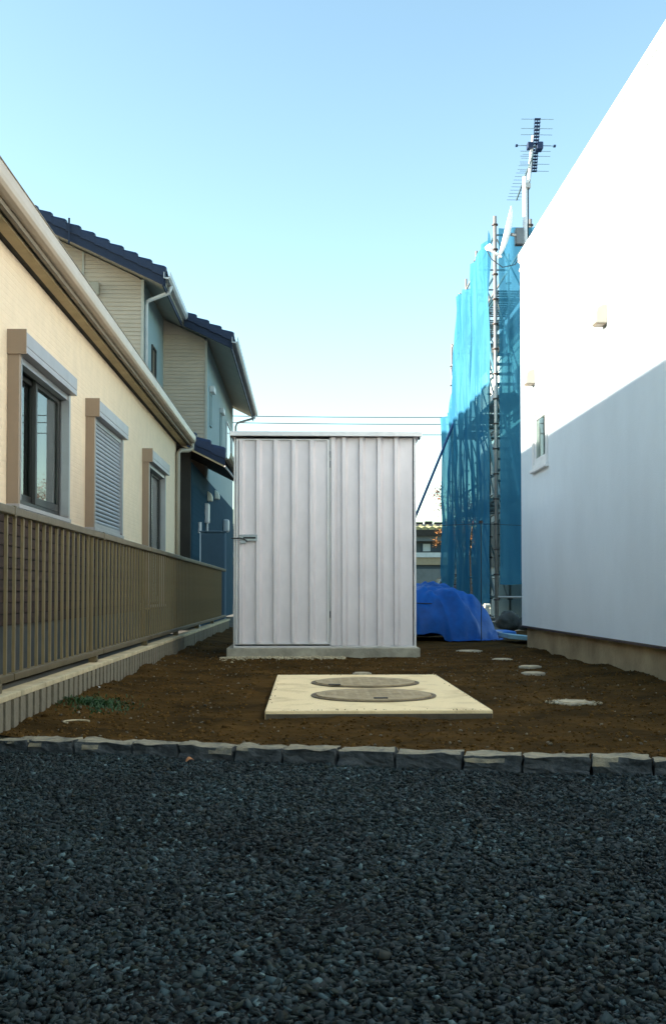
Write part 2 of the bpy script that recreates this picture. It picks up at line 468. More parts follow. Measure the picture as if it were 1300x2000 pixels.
sf = [(j * nx + i, j * nx + i + 1, (j + 1) * nx + i + 1, (j + 1) * nx + i) for j in range(len(vs_) - 1) for i in range(nx - 1)]
me = bpy.data.meshes.new('soil'); me.from_pydata(sv, [], sf); me.materials.append(M['soil'])
for p in me.polygons: p.use_smooth = True
so = bpy.data.objects.new('soil', me); col.objects.link(so); tag(so, kind='structure')

# clods on the soil
N = 14000
px_ = rng.uniform(-1.2, 2.35, N); pv = .1 + 7.5 * rng.uniform(0, 1, N) ** 1.3
pts = np.array([(x, ykerb(x) + v, soil_h(x, ykerb(x) + v) + .001) for x, v in zip(px_, pv)])
inside = (pts[:, 0] > -.3) & (pts[:, 0] < 0.95) & (pts[:, 1] > 4.7) & (pts[:, 1] < 6.9)
inside |= (pts[:, 1] > 9.1) & (pts[:, 0] < 1.1) & (pts[:, 0] > -.75)
pts = pts[~inside]
cl = blobs('soil_clods', pts, np.abs(rng.normal(.002, .004, len(pts))) + .002, M['clod'], .7)
n_ = 700
a = rng.uniform(-1.2, 2.3, n_); b = .1 + 6.5 * rng.uniform(0, 1, n_) ** 1.2
pp = np.array([(x, ykerb(x) + v, soil_h(x, ykerb(x) + v) + .003) for x, v in zip(a, b) if not (-.3 < x < .95 and 4.6 < ykerb(x) + v < 6.9) and not (ykerb(x) + v > 9.1 and -.75 < x < 1.1)])
tag(blobs('soil_pebbles', pp, rng.uniform(.003, .009, len(pp)), M['soilstone'], .6), 'scattered small grey and tan stones lying on the brown earth', 'pebbles', kind='stuff')
tag(cl, 'small crumbs and clods of brown earth over the yard', 'soil', kind='stuff')

# gravel: flat angular chips
def chips(name, pts, sizes, m):
    N = len(pts)
    base = np.array([(x, y, z) for z in (-1, 1) for y in (-1, 1) for x in (-1, 1)], float)
    quads = np.array([(0, 2, 3, 1), (4, 5, 7, 6), (0, 1, 5, 4), (2, 6, 7, 3), (0, 4, 6, 2), (1, 3, 7, 5)])
    P = base[None] * rng.uniform(.35, 1.15, (N, 8, 3))
    P = P * sizes[:, None, None] * np.stack([rng.uniform(.8, 1.5, N), rng.uniform(.6, 1.0, N), rng.uniform(.28, .6, N)], 1)[:, None, :]
    a, b, c = rng.uniform(0, 2 * np.pi, N), rng.normal(0, .42, N), rng.normal(0, .42, N)
    Z0, O1 = np.zeros(N), np.ones(N)
    Rz = np.stack([np.cos(a), -np.sin(a), Z0, np.sin(a), np.cos(a), Z0, Z0, Z0, O1], 1).reshape(N, 3, 3)
    Ry = np.stack([np.cos(b), Z0, np.sin(b), Z0, O1, Z0, -np.sin(b), Z0, np.cos(b)], 1).reshape(N, 3, 3)
    Rx = np.stack([O1, Z0, Z0, Z0, np.cos(c), -np.sin(c), Z0, np.sin(c), np.cos(c)], 1).reshape(N, 3, 3)
    P = np.einsum('nij,nvj->nvi', Rx @ Ry @ Rz, P) + pts[:, None, :]
    me = bpy.data.meshes.new(name)
    me.vertices.add(N * 8); me.vertices.foreach_set('co', P.reshape(-1).astype(np.float32))
    me.loops.add(N * 24); me.loops.foreach_set('vertex_index', (quads[None] + (np.arange(N) * 8)[:, None, None]).reshape(-1).astype(np.int32))
    me.polygons.add(N * 6); me.polygons.foreach_set('loop_start', (np.arange(N * 6) * 4).astype(np.int32))
    me.update(calc_edges=True); me.materials.append(m)
    o = bpy.data.objects.new(name, me); col.objects.link(o)
    return o
N = 190000
px_ = rng.uniform(-1.22, 1.8, N); yy = rng.uniform(0.95, 4.05, N)
k = yy < KY0 + (KY1 - KY0) * (px_ - KX0) / (KX1 - KX0) - .003
px_, yy = px_[k], yy[k]
gz = -.032 + .007 * np.sin(px_ * 2.1 + yy) * np.cos(yy * 1.7) + .004 * np.sin(px_ * 9 + 2 * yy) * np.sin(yy * 7) + rng.uniform(-.005, .005, len(px_))
pts = np.stack([px_, yy, gz], 1)
gr = chips('gravel', pts, np.clip(rng.gamma(4.5, .00112, len(pts)), .0022, .0095), M['gravel'])
tag(gr, 'dark blue grey crushed gravel covering the foreground', 'gravel', kind='stuff')

# kerb stones
kr = empty('kerb', ((KX0 + KX1) / 2, (KY0 + KY1) / 2, -.05), 'row of rough split granite kerb stones between the gravel and the earth', 'kerb')
kd = Vector((KX1 - KX0, KY1 - KY0, 0)).normalized(); kn = Vector((-kd.y, kd.x, 0))
s = -0.42
while s < 3.2:
    ln = random.uniform(.165, .235)
    bm = bmesh.new(); bmesh.ops.create_cube(bm, size=1)
    bmesh.ops.subdivide_edges(bm, edges=bm.edges, cuts=6, use_grid_fill=True)
    sd_ = random.uniform(0, 99)
    top = random.uniform(-.004, .006); tilt = random.uniform(-.01, .01)
    for v in bm.verts:
        c = v.co.copy()
        nz = noise.noise_vector(Vector((c.x * 3 + sd_, c.y * 3, c.z * 3)))
        nz2 = noise.noise_vector(Vector((c.x * 9 + sd_, c.y * 9, c.z * 9)))
        v.co = Vector((c.x * (ln - .006), c.y * .100, c.z * .080)) + Vector((nz.x * .008, nz.y * .012, nz.z * .008)) + nz2 * .005
        if c.z > .3: v.co.z += top + tilt * c.x
    bm.normal_update()
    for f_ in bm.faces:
        f_.material_index = 1 if f_.calc_center_median().z > .018 and f_.normal.z > .30 else 0  # upward faces take the painted lit colour
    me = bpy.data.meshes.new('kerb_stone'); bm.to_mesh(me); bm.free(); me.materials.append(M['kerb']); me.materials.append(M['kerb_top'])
    o = bpy.data.objects.new('kerb_stone', me); col.objects.link(o); o.parent = kr
    pos = Vector((KX0, KY0, -.025)) + kd * (s + ln / 2) + kn * .052
    o.location = pos - ORG[kr.name]; o.rotation_euler = (0, 0, math.atan2(kd.y, kd.x) + random.uniform(-.03, .03))
    s += ln + .004

# ------------------------------------------------------------------ tank slab
SX0, SX1, SY0, SY1, SZ = -0.187, 0.862, 4.72, 6.78, 0.040
ts = empty('tank_slab', ((SX0 + SX1) / 2, (SY0 + SY1) / 2, 0), 'pale rectangular concrete slab with two round manhole lids set in the earth', 'concrete slab')
MB().box(SX0, SX1, SY0, SY1, -.05, SZ).build('slab', M['slab'], ts, bevel=.006)
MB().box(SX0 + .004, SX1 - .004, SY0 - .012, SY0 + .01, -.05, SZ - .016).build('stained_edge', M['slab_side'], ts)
for i, (cx, cy) in enumerate([(0.355, 5.38), (0.355, 6.14)]):
    r = .305 if i == 0 else .30
    ring = MB()
    n = 56
    v = []; 
    for rr, z in ((r + .022, SZ + .002), (r + .022, SZ + .006), (r + .002, SZ + .006), (r + .002, SZ + .002)):
        v += [(cx + rr * math.cos(2 * math.pi * k / n), cy + rr * math.sin(2 * math.pi * k / n), z) for k in range(n)]
    f = [(a * n + k, a * n + (k + 1) % n, (a + 1) * n + (k + 1) % n, (a + 1) * n + k) for a in range(3) for k in range(n)]
    ld = MB().disc(cx, cy, SZ + .002, SZ + .012, r - .004, 56).build('lid', M['lid'], ts, bevel=.002)
    ring.add(v, f).build('lid_rim', M['lid_rim'], ld)
    st = MB()
    for a in range(-4, 5):
        for b in range(-4, 5):
            if (a * a + b * b) < 18 and (a, b) != (0, -4):
                st.box(cx + a * .058 - .02, cx + a * .058 + .02, cy + b * .058 - .006, cy + b * .058 + .006, SZ + .011, SZ + .0132)
    st.build('grip_pattern', M['lid'], ld)
    hx = cx + (.02 if i == 0 else -.19)
    MB().box(hx - .035, hx + .035, cy - .262, cy - .232, SZ + .012, SZ + .017).build('lid_handle', M['lid_dark'], ld)

n_ = 130
side = rng.integers(0, 4, n_); t_ = rng.uniform(0, 1, n_); d_ = np.abs(rng.normal(0, .02, n_))
px2 = np.where(side == 0, SX0 + d_, np.where(side == 1, SX1 - d_, SX0 + t_ * (SX1 - SX0)))
py2 = np.where(side == 2, SY0 + d_, np.where(side == 3, SY1 - d_, SY0 + t_ * (SY1 - SY0)))
cr_ = blobs('soil_crumbs', np.stack([px2, py2, np.full(n_, SZ + .001)], 1), rng.uniform(.001, .004, n_), M['clod'], .5)
cr_.parent = ts; cr_.location = -ORG[ts.name]; cr_['kind'] = 'stuff'

# small round covers in the soil  (x, y, r, kind)
for (x, y, r, lab, gap) in [
    (0.405, 7.36, .068, 'small round pale cover in the earth just behind the big slab', None),
    (1.62, 10.15, .13, 'flat pale cover far back beside the blue tarpaulin heap', None),
    (1.70, 8.85, .09, 'small pale cover further back near the white house plinth', None),
    (1.70, 7.75, .085, 'pale round cover, rear one of the touching pair', None),
    (1.62, 7.28, .085, 'pale round cover, front one of the touching pair', None),
    (1.395, 5.33, .095, 'rough pale ringed cover in the earth right of the slab', 1)]:
    c = empty('inspection_cover', (x, y, 0), lab, 'drain cover', 'small drain covers in the earth')
    hz = soil_h(x, y)
    MB().disc(x, y, hz - .04, hz + .010, r, 24, jit=.002).build('collar', M['plinth'], c, bevel=.002)
    MB().disc(x, y, hz + .008, hz + .015, r * .82, 24).build('cap', M['cover'], c, bevel=.002)
    if gap:
        n_ = 120; a = rng.uniform(0, 6.28, n_); rr = r * rng.uniform(.9, 1.5, n_)
        pp = np.stack([x + rr * np.cos(a), y + rr * np.sin(a), np.full(n_, hz + .006)], 1)
        b = blobs('pebbles', pp, rng.uniform(.004, .010, n_), M['pebble'], .6)
        b.parent = c; b.location = (-x, -y, 0); b['kind'] = 'stuff'

# ------------------------------------------------------------------ shed
SHX0, SHX1, SHY, SHD = -0.650, 1.000, 9.28, 1.15
PZ = .085; ST = 2.005
shp = MB().box(SHX0 - .06, SHX1 + .03, SHY - .06, SHY + SHD + .05, -.04, PZ).build('shed_plinth', M['plinth'], None, (0.17, SHY, 0), bevel=.01)
tag(shp, 'low grey concrete base under the metal shed', 'concrete base')
sh = empty('garden_shed', ((SHX0 + SHX1) / 2, SHY, PZ), 'upright silver ribbed metal storage shed with a padlocked door', 'shed')

def ribbed(x0, x1, y, z0, z1, ribs, w_=.060, h=.030):
    """sheet with raised trapezoid ribs; ribs = list of centre x"""
    prof = [(x0, y)]
    for c in ribs:
        prof += [(c - w_ / 2, y), (c - w_ / 2 + .006, y - h), (c + w_ / 2 - .024, y - h), (c + w_ / 2, y)]
    prof.append((x1, y))
    back = [(x1, y + .006), (x0, y + .006)]
    return prof + back
def poly_sheet(x0, x1, y, z0, z1, ribs, **k):
    p = ribbed(x0, x1, y, z0, z1, ribs, **k)
    m_ = MB(); n = len(p)
    v = [(a, b, z0) for a, b in p] + [(a, b, z1) for a, b in p]
    f = [(i, (i + 1) % n, n + (i + 1) % n, n + i) for i in range(n)]
    m_.add(v, f); return m_
PX = SHY / 2000.0
def sx(px): return (px - 597) * PX
door_ribs = [sx(473), sx(506), sx(540), sx(575), sx(610)]
side_ribs = [sx(652), sx(673), sx(707), sx(742), sx(775)]
dr = empty('door_dummy', (0, 0, 0)); bpy.data.objects.remove(dr)
door = poly_sheet(sx(464), sx(640), SHY - .012, PZ + .045, ST - .045, door_ribs).build('door', M['shed'], sh)
fr = MB()
fr.box(sx(461), sx(465), SHY - .028, SHY - .008, PZ + .03, ST - .03)
fr.box(sx(638.5), sx(642.5), SHY - .028, SHY - .008, PZ + .03, ST - .03)
fr.box(sx(465), sx(638.5), SHY - .029, SHY - .008, PZ + .03, PZ + .048)
fr.box(sx(465), sx(638.5), SHY - .029, SHY - .008, ST - .045, ST - .030)
fr.build('door_frame', M['shed_trim'], door, bevel=.002)
for hz in (ST - .17, ST - .26, PZ + .3):
    MB().tube([(sx(644.5), SHY - .026, hz - .03), (sx(644.5), SHY - .026, hz + .03)], .006).build('hinge', M['steel'], door)
lt = MB().box(sx(468), sx(503), SHY - .048, SHY - .037, 1.048, 1.105).build('latch', M['steel'], door, bevel=.002)
MB().box(sx(476), sx(500), SHY - .056, SHY - .048, 1.068, 1.084).build('bolt', M['brace'], lt, bevel=.002)
hk = MB().tube([(sx(453), SHY - .055, 1.070), (sx(470), SHY - .062, 1.071), (sx(478), SHY - .062, 1.062), (sx(483), SHY - .062, 1.045), (sx(478), SHY - .062, 1.034), (sx(472), SHY - .062, 1.044)], .0055, 8)
hk.build('hook', M['brace'], lt, smooth=True)
pl = MB().box(sx(470), sx(481), SHY - .075, SHY - .062, 1.022, 1.046).build('padlock', M['steel'], lt, bevel=.003)
poly_sheet(sx(646), sx(806), SHY - .002, PZ + .018, ST - .012, side_ribs).build('front_panel', M['shed'], sh)
MB().box(SHX0, sx(460), SHY - .018, SHY + .03, PZ, ST - .01).build('corner_post', M['shed_trim'], sh, bevel=.003)
MB().box(sx(808), SHX1, SHY - .018, SHY + .03, PZ, ST - .01).build('corner_post', M['shed_trim'], sh, bevel=.003)
MB().box(sx(643.5), sx(646), SHY - .012, SHY + .02, PZ + .018, ST - .01).build('centre_post', M['shed_trim'], sh)
MB().box(sx(460), sx(808), SHY - .016, SHY + .03, PZ, PZ + .016).build('bottom_rail', M['shed_trim'], sh, bevel=.002)
def side_sheet(x, sgn):
    n = 7; p = []
    y = SHY + .03
    p.append((x, y))
    for i in range(n):
        c = SHY + .12 + i * .155
        p += [(x, c - .027), (x + sgn * .02, c - .017), (x + sgn * .02, c + .015), (x, c + .027)]
    p.append((x, SHY + SHD)); p += [(x - sgn * .006, SHY + SHD), (x - sgn * .006, y)]
    m_ = MB(); k = len(p)
    m_.add([(a, b, PZ) for a, b in p] + [(a, b, ST - .02) for a, b in p], [(i, (i + 1) % k, k + (i + 1) % k, k + i) for i in range(k)])
    return m_
side_sheet(SHX0 + .01, -1).build('side_panel', M['shed'], sh)
side_sheet(SHX1 - .01, 1).build('side_panel', M['shed'], sh)
MB().box(SHX0 + .02, SHX1 - .02, SHY + SHD - .01, SHY + SHD, PZ, ST - .02).build('back_panel', M['shed'], sh)
rf = MB().prism([(SHY - .07, ST + .012), (SHY + SHD + .06, ST - .05), (SHY + SHD + .06, ST - .038), (SHY - .07, ST + .026)], 'x', SHX0 - .03, SHX1 + .045).build('roof', M['shed_trim'], sh)
MB().box(SHX0 - .034, SHX1 + .049, SHY - .085, SHY - .070, ST - .012, ST + .030).build('roof_flashing', M['shed_trim'], rf, bevel=.003)
for xx in (SHX0 - .032, SHX1 + .03):
    MB().prism([(SHY - .07, ST - .03), (SHY - .07, ST + .012), (SHY + .1, ST + .005), (SHY + .02, ST - .03)], 'x', xx, xx + .004).build('corner_bracket', M['brace'], sh)

# pale pebbles spilled along the shed base
n_ = 1500
a = rng.uniform(-.75, .35, n_); b = np.abs(rng.normal(0, .18, n_))
b = b * (1 - .5 * (a + .75))
pp = np.stack([a, SHY - .06 - b, np.array([soil_h(x, SHY - .06 - y) for x, y in zip(a, b)]) + .004], 1)
tag(blobs('pebbles', pp, rng.uniform(.004, .011, n_), M['pebble'], .7), 'pale straw coloured pebbles spilled along the shed base', 'pebbles', kind='stuff')

# ------------------------------------------------------------------ left fence and low wall
FX = -1.22
bw = empty('block_wall', (FX, 8, 0), 'low ribbed concrete block wall carrying the bronze fence', 'low wall')
MB().box(FX - .066, FX - .012, 1.2, 16.4, -.1, .140).build('block_core', M['mortar'], bw)
rib_me = MB().box(-.013, .013, -.036, .036, -.1, .140).mesh('rib', M['rib'])
y = 1.3; k = 0
rib_me2 = None
while y < 16.3:
    piece('rib', rib_me, bw, (FX, y, 0), rot=(0, 0, random.uniform(-.015, .015)), scale=(random.uniform(.9, 1.15), 1, 1))
    y += .112
y = 1.2
while y < 16.4:
    e = min(y + .398, 16.4)
    MB().box(FX - .070, FX + .016, y, e - .003, .1405, .166 + random.uniform(-.001, .001)).build('cap_block', M['cap'], bw, bevel=.004)
    y += .4
fn = empty('fence', (-1.262, 8, .138), 'bronze aluminium fence of upright slats on the low block wall', 'fence')
FXc = -1.262
sl_me = MB().box(-.0065, .0065, -.0075, .0075, 0.235, .915).mesh('slat', M['fence_slat'])
y = 1.35
while y < 15.4:
    piece('slat', sl_me, fn, (FXc, y, 0)); y += .125
for a0 in [0.56 + 1.935 * i for i in range(8)]:
    a1 = a0 + 1.92
    MB().box(FXc - .022, FXc + .022, max(a0, 1.2), a1, .912, .948).build('top_rail', M['fence'], fn, bevel=.004)
    MB().box(FXc - .020, FXc + .020, max(a0, 1.2), a1, .205, .236).build('bottom_rail', M['fence'], fn, bevel=.003)
    if a0 > 1.2:
        MB().box(FXc - .024, FXc + .024, a0 - .030, a0 + .003, .905, .953).build('rail_joint', M['fence'], fn, bevel=.003)
for i in range(8):
    yp = .35 + 1.935 * i + .0
    if yp > 1.2:
        MB().box(FXc - .027, FXc - .0075, yp - .02, yp + .02, .17, .93).build('post', M['fence'], fn, bevel=.004)
        MB().box(FXc - .027, FXc + .022, yp - .022, yp + .022, .1675, .207).build('post_foot', M['fence'], fn, bevel=.004)

# ------------------------------------------------------------------ house 1 (left, single storey)
HX = -2.08; HY0, HY1 = 6.57, 16.5
h1 = empty('cream_house', (HX, 11.5, 0), 'single storey cream sided house behind the bronze fence on the left', 'house')
wins = [(7.16, 8.72, 1.20, 2.42, 'open'), (9.70, 11.25, 1.20, 2.42, 'shut'), (13.06, 14.66, .42, 2.42, 'door')]
TOPZ = 2.985
wall = MB(); yb = HY0
for (a, b, z0, z1, kd_) in wins:
    a_, b_ = a + .03, b - .03
    wall.box(HX - .12, HX, yb, a_, 1.15, TOPZ)
    if z0 > 1.15: wall.box(HX - .12, HX, a_, b_, 1.15, z0 + .03)
    wall.box(HX - .12, HX, a_, b_, z1 - .03, TOPZ)
    yb = b_
wall.box(HX - .12, HX, yb, HY1, 1.15, TOPZ)
wl = wall.build('wall', M['cream'], h1)
RX = -5.57; EZ = 3.14; MS = .4
gz = lambda x: EZ + MS * (-1.80 - x)
MB().prism([(HX, 0), (HX, gz(HX) - .16), (RX, gz(RX) - .16), (2 * RX - HX, gz(HX) - .16), (2 * RX - HX, 0)], 'y', HY0 - .001, HY0 + .1).build('gable_wall', M['cream'], h1)
MB().prism([(HX, 0), (HX, gz(HX) - .16), (RX, gz(RX) - .16), (2 * RX - HX, gz(HX) - .16), (2 * RX - HX, 0)], 'y', HY1 - .1, HY1 + .001).build('gable_wall', M['cream'], h1)
MB().box(2 * RX - HX, 2 * RX - HX + .1, HY0 + .1, HY1 - .1, 0, TOPZ).build('rear_wall', M['cream'], h1)
lower = MB().box(HX - .12, HX - .016, HY0 + .1, 13.08, .35, 1.15).box(HX - .12, HX - .016, 14.64, HY1 - .1, .35, 1.15).build('lower_wall', M['mortar'], h1)
MB().box(HX - .12, HX - .02, HY0 + .1, HY1 - .1, -.05, .35).build('foundation', M['found1'], h1)
MB().box(HX - .01, HX + .012, HY0, HY1, 1.135, 1.152).build('belt_flashing', M['jamb'], h1)
brick_me = MB().box(-.008, .008, -.104, .104, -.035, .035).mesh('brick', M['brick'])
for r_ in range(10):
    y = HY0 + .12 + (.11 if r_ % 2 else 0)
    for c_ in range(28):
        piece('brick', brick_me, lower, (HX - .010 + random.uniform(-.002, .002), y + .104, .39 + r_ * .08)); y += .218
# roof, soffit, gutter
rb = HY0 - .57; re_ = HY1 + .28
roof = MB().prism([(-1.84, EZ + .0), (RX, gz(RX) + .02), (2 * RX + 1.84, EZ + .0), (2 * RX + 1.84, EZ - .06), (RX, gz(RX) - .06), (-1.84, EZ - .06)], 'y', rb, re_).build('roof', M['roofmetal'], h1)
MB().prism([(-1.88, EZ - .155), (-1.88, EZ - .06), (-1.91, EZ - .06), (-1.91, EZ - .155)], 'y', rb, re_ - .02).build('fascia', M['fascia'], roof)
MB().prism([(-1.912, EZ - .14), (-1.912, EZ - .11), (-1.94, EZ - .11), (-1.94, EZ - .14)], 'y', rb, re_ - .02).build('soffit_vent', M['vent'], roof)
MB().prism([(-1.94, EZ - .162), (-1.94, EZ - .12), (-2.028, EZ - .12), (-2.028, EZ - .162)], 'y', rb, re_ - .02).build('soffit', M['soffit'], roof)
MB().prism([(-2.028, EZ - .15), (-2.028, EZ - .12), (-2.2, EZ - .12), (-2.2, EZ - .15)], 'y', rb, re_ - .02).build('wall_vent', M['vent'], roof)
gp = []
for k in range(9):
    t = math.pi * k / 8
    gp.append((-1.862 + .062 * math.cos(-t), EZ - .075 + (-.075) * math.sin(t)))
gp_o = [(-1.80, EZ + .0)] + gp + [(-1.876, EZ - .01), (-1.870, EZ - .01)]
gp_i = [(-1.806, EZ - .0)]
MB().prism([(-1.800, EZ + .004), (-1.800, EZ - .062), (-1.805, EZ - .092), (-1.822, EZ - .112), (-1.850, EZ - .120), (-1.877, EZ - .120), (-1.877, EZ - .02), (-1.870, EZ - .02), (-1.868, EZ - .110), (-1.830, EZ - .100), (-1.812, EZ - .08), (-1.808, EZ + .004)], 'y', rb, re_).build('gutter', M['gutter'], roof, bevel=.003)
MB().box(-1.804, -1.796, rb, re_, EZ + .004, EZ + .012).build('gutter_lip', M['fascia'], roof)
dp = MB().tube([(-1.84, 16.60, EZ - .14), (-1.84, 16.60, EZ - .22), (-1.90, 16.55, EZ - .26), (-2.00, 16.40, EZ - .28), (-2.035, 16.35, EZ - .33), (-2.035, 16.35, 0.05)], .036, 10)
dp.build('downpipe', M['pipe2'], h1, smooth=True)

def window(a, b, z0, z1, kind):
    u = MB().box(HX - .11, HX + .005, a + .03, a + .05, z0 + .03, z1 - .17).box(HX - .11, HX + .005, b - .05, b - .03, z0 + .03, z1 - .17)
    u.box(HX - .11, HX + .005, a + .05, b - .05, z0 + .03, z0 + .055).box(HX - .11, HX + .005, a + .05, b - .05, z1 - .2, z1 - .17)
    wn = u.build('window', M['sash'], h1)
    jl = MB().box(HX, HX + .085, a, a + .045, z0, z1 - .17).build('jamb', M['jamb'], wn, bevel=.003)
    jr = MB().box(HX, HX + .085, b - .045, b, z0, z1 - .17).build('jamb', M['box'], wn, bevel=.003)
    MB().box(HX + .02, HX + .088, a + .045, a + .060, z0 + .03, z1 - .175).build('guide_rail', M['alu'], wn)
    MB().box(HX + .02, HX + .088, b - .060, b - .045, z0 + .03, z1 - .175).build('guide_rail', M['alu'], wn)
    MB().box(HX, HX + .095, a - .004, b + .004, z0 - .03, z0 + .001).build('sill', M['box'], wn, bevel=.003)
    MB().box(HX - .01, HX + .135, a - .015, a - .005, z1 - .175, z1).build('box_end', M['jamb'], wn, bevel=.002)
    bx = MB().prism([(HX, z1 - .165), (HX, z1 - .004), (HX + .105, z1 - .004), (HX + .135, z1 - .02), (HX + .135, z1 - .115), (HX + .131, z1 - .12), (HX + .131, z1 - .126), (HX + .135, z1 - .13), (HX + .135, z1 - .165)], 'y', a - .004, b + .014).build('shutter_box', M['box'], wn, bevel=.002)
    MB().box(HX + .01, HX + .07, a + .05, b - .05, z1 - .215, z1 - .168).build('head_rail', M['alu'], wn, bevel=.002)
    # room behind
    MB().add([(HX - .9, a - .2, z0 - .1), (HX - .9, b + .2, z0 - .1), (HX - .9, b + .2, z1), (HX - .9, a - .2, z1)], [(0, 1, 2, 3)]).build('room_backdrop', M['room'], wn)
    return wn
for (a, b, z0, z1, kind) in wins:
    wn = window(a, b, z0, z1, kind)
    m_ = (a + b) / 2
    zt = z1 - .205
    if kind == 'shut':
        h_ = (zt - z0 - .05) / 24
        slat = MB().prism([(-.004, 0), (.004, 0), (.012, h_ * .18), (.014, h_ * .5), (.010, h_ * .80), (.004, h_ * .86), (-.004, h_ * .86)], 'y', -(b - a) / 2 + .06, (b - a) / 2 - .06).mesh('shutter_slat', M['slatmetal'])
        for i in range(24):
            piece('shutter_slat', slat, wn, (HX + .045, m_, z0 + .05 + i * h_))
        MB().box(HX + .030, HX + .036, a + .06, b - .06, z0 + .03, zt).build('shutter_core', M['vent'], wn)
        MB().box(HX + .036, HX + .065, a + .06, b - .06, z0 + .005, z0 + .05).build('bottom_bar', M['box'], wn, bevel=.003)
    else:
        x_ = HX - .045
        for (c0, c1, dx) in ((a + .055, m_ + .03, 0), (m_ - .03, b - .055, .035)):
            fm = MB().box(x_ + dx - .015, x_ + dx + .015, c0, c0 + .045, z0 + .058, zt).box(x_ + dx - .015, x_ + dx + .015, c1 - .045, c1, z0 + .058, zt)
            fm.box(x_ + dx - .015, x_ + dx + .015, c0 + .045, c1 - .045, z0 + .058, z0 + .115).box(x_ + dx - .015, x_ + dx + .015, c0 + .045, c1 - .045, zt - .045, zt)
            sa_ = fm.build('sash', M['sash'], wn, bevel=.002)
            MB().box(x_ + dx - .003, x_ + dx + .003, c0 + .045, c1 - .045, z0 + .115, zt - .045).build('pane', M['glass'], sa_)
        cm = MB(); yy0 = m_ + .02; nn = 60
        y0c, y1c = (a + .62, b - .08) if kind == 'open' else (a + .1, b - .1)
        v = []; f = []
        for k_ in range(nn + 1):
            y = y0c + (y1c - y0c) * k_ / nn
            x = HX - .17 + .022 * math.sin(k_ * 1.05) + .01 * math.sin(k_ * .37)
            v += [(x, y, z0 + .05), (x, y, zt + .02)]
        f = [(2 * i, 2 * i + 2, 2 * i + 3, 2 * i + 1) for i in range(nn)]
        cm.add(v, f).build('curtain', M['curtain'] if kind == 'open' else M['curtain2'], wn, smooth=True)

# ------------------------------------------------------------------ house 2 (two storeys, tiled)
SL = .47
zt = lambda x: 6.18 + SL * (-2.41 - x)
zl = lambda x: 2.98 + .50 * (-1.37 - x)
h2 = empty('two_storey_house', (-4, 22, 0), 'two storey house with navy tiled roof and stepped gable behind the cream house', 'house')
RR = -5.1
def lapwall(x0, x1, y, z0, ztop, pitch=.074, depth=.012):
    """horizontal lap boards facing -Y; ztop(x) sloping top"""
    m_ = MB(); z = z0
    while z < max(ztop(x0), ztop(x1)):
        z2 = z + pitch
        # extent where ztop > z
        def lim(zz):
            a, b = x0, x1
            if ztop(x1) < zz:
                b = x0 + (x1 - x0) * (ztop(x0) - zz) / max(1e-6, ztop(x0) - ztop(x1))
            return a, max(a + .001, min(x1, b))
        a0, b0 = lim(z); a1, b1 = lim(z2)
        m_.add([(a0, y - depth, z), (b0, y - depth, z), (b1, y, z2), (a1, y, z2), (a0, y, z), (b0, y, z)], [(0, 1, 2, 3), (4, 5, 1, 0)])
        z = z2
    return m_
def sidewall(x, y0, y1, z0, z1, pitch=.082, depth=.010):
    m_ = MB(); z = z0
    while z < z1 - .001:
        z2 = min(z + pitch, z1)
        m_.add([(x + depth, y0, z), (x + depth, y1, z), (x, y1, z2), (x, y0, z2), (x, y0, z), (x, y1, z)], [(0, 1, 2, 3), (4, 5, 1, 0)])
        z = z2
    return m_
und = lambda x: zt(x) - .30
lapwall(-5.1, -2.87, 18.0, 2.0, und).build('gable_wall', M['lap'], h2)
MB().box(-8.2, -5.1, 18.0, 18.1, 0, 6.0).build('gable_wall', M['lap'], h2)
MB().box(-2.90, -2.85, 17.975, 18.02, 2.0, und(-2.87)).build('corner_trim', M['soffit2'], h2)
MB().box(-3.93, -3.90, 17.97, 18.0, 4.5, und(-3.9)).build('joint_trim', M['soffit2'], h2)
MB().box(-2.97, -2.87, 18.02, 20.6, 3.0, und(-2.87) + .0).build('side_wall', M['teal'], h2)
lapwall(-2.87, -2.0, 20.6, 2.9, und).build('stepped_gable_wall', M['lap'], h2)
MB().box(-2.03, -1.985, 20.575, 20.62, 2.9, und(-2.0)).build('corner_trim', M['soffit2'], h2)
MB().box(-2.10, -2.0, 20.62, 28.1, 0, und(-2.0)).build('side_wall', M['teal'], h2)
MB().prism([(-2.0, 0), (-2.0, und(-2.0)), (-5.1, und(-5.1)), (-8.2, und(-2.0)), (-8.2, 0)], 'y', 28.0, 28.1).build('back_wall', M['lap'], h2)
MB().box(-8.2, -8.1, 18.1, 28.0, 0, 5.6).build('side_wall', M['teal'], h2)
# ground floor projection
MB().prism([(-3.6, 0), (-2.0, 0), (-2.0, zl(-2.0) - .16), (-3.6, zl(-3.6) - .16)], 'y', 17.8, 17.9).build('porch_front_wall', M['darkwall'], h2)  # brownish black puts this wall's shade into its colour
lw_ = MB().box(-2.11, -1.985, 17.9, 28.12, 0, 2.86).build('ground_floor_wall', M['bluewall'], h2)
# tile facing on the blue wall: diagonal diamond tiles
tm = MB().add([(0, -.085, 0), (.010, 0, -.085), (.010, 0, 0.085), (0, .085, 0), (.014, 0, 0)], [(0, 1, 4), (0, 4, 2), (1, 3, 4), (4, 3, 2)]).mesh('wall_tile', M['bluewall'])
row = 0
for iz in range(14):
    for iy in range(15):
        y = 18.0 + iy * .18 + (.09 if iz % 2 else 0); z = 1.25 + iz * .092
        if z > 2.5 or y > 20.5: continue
        piece('wall_tile', tm, lw_, (-1.983, y, z))
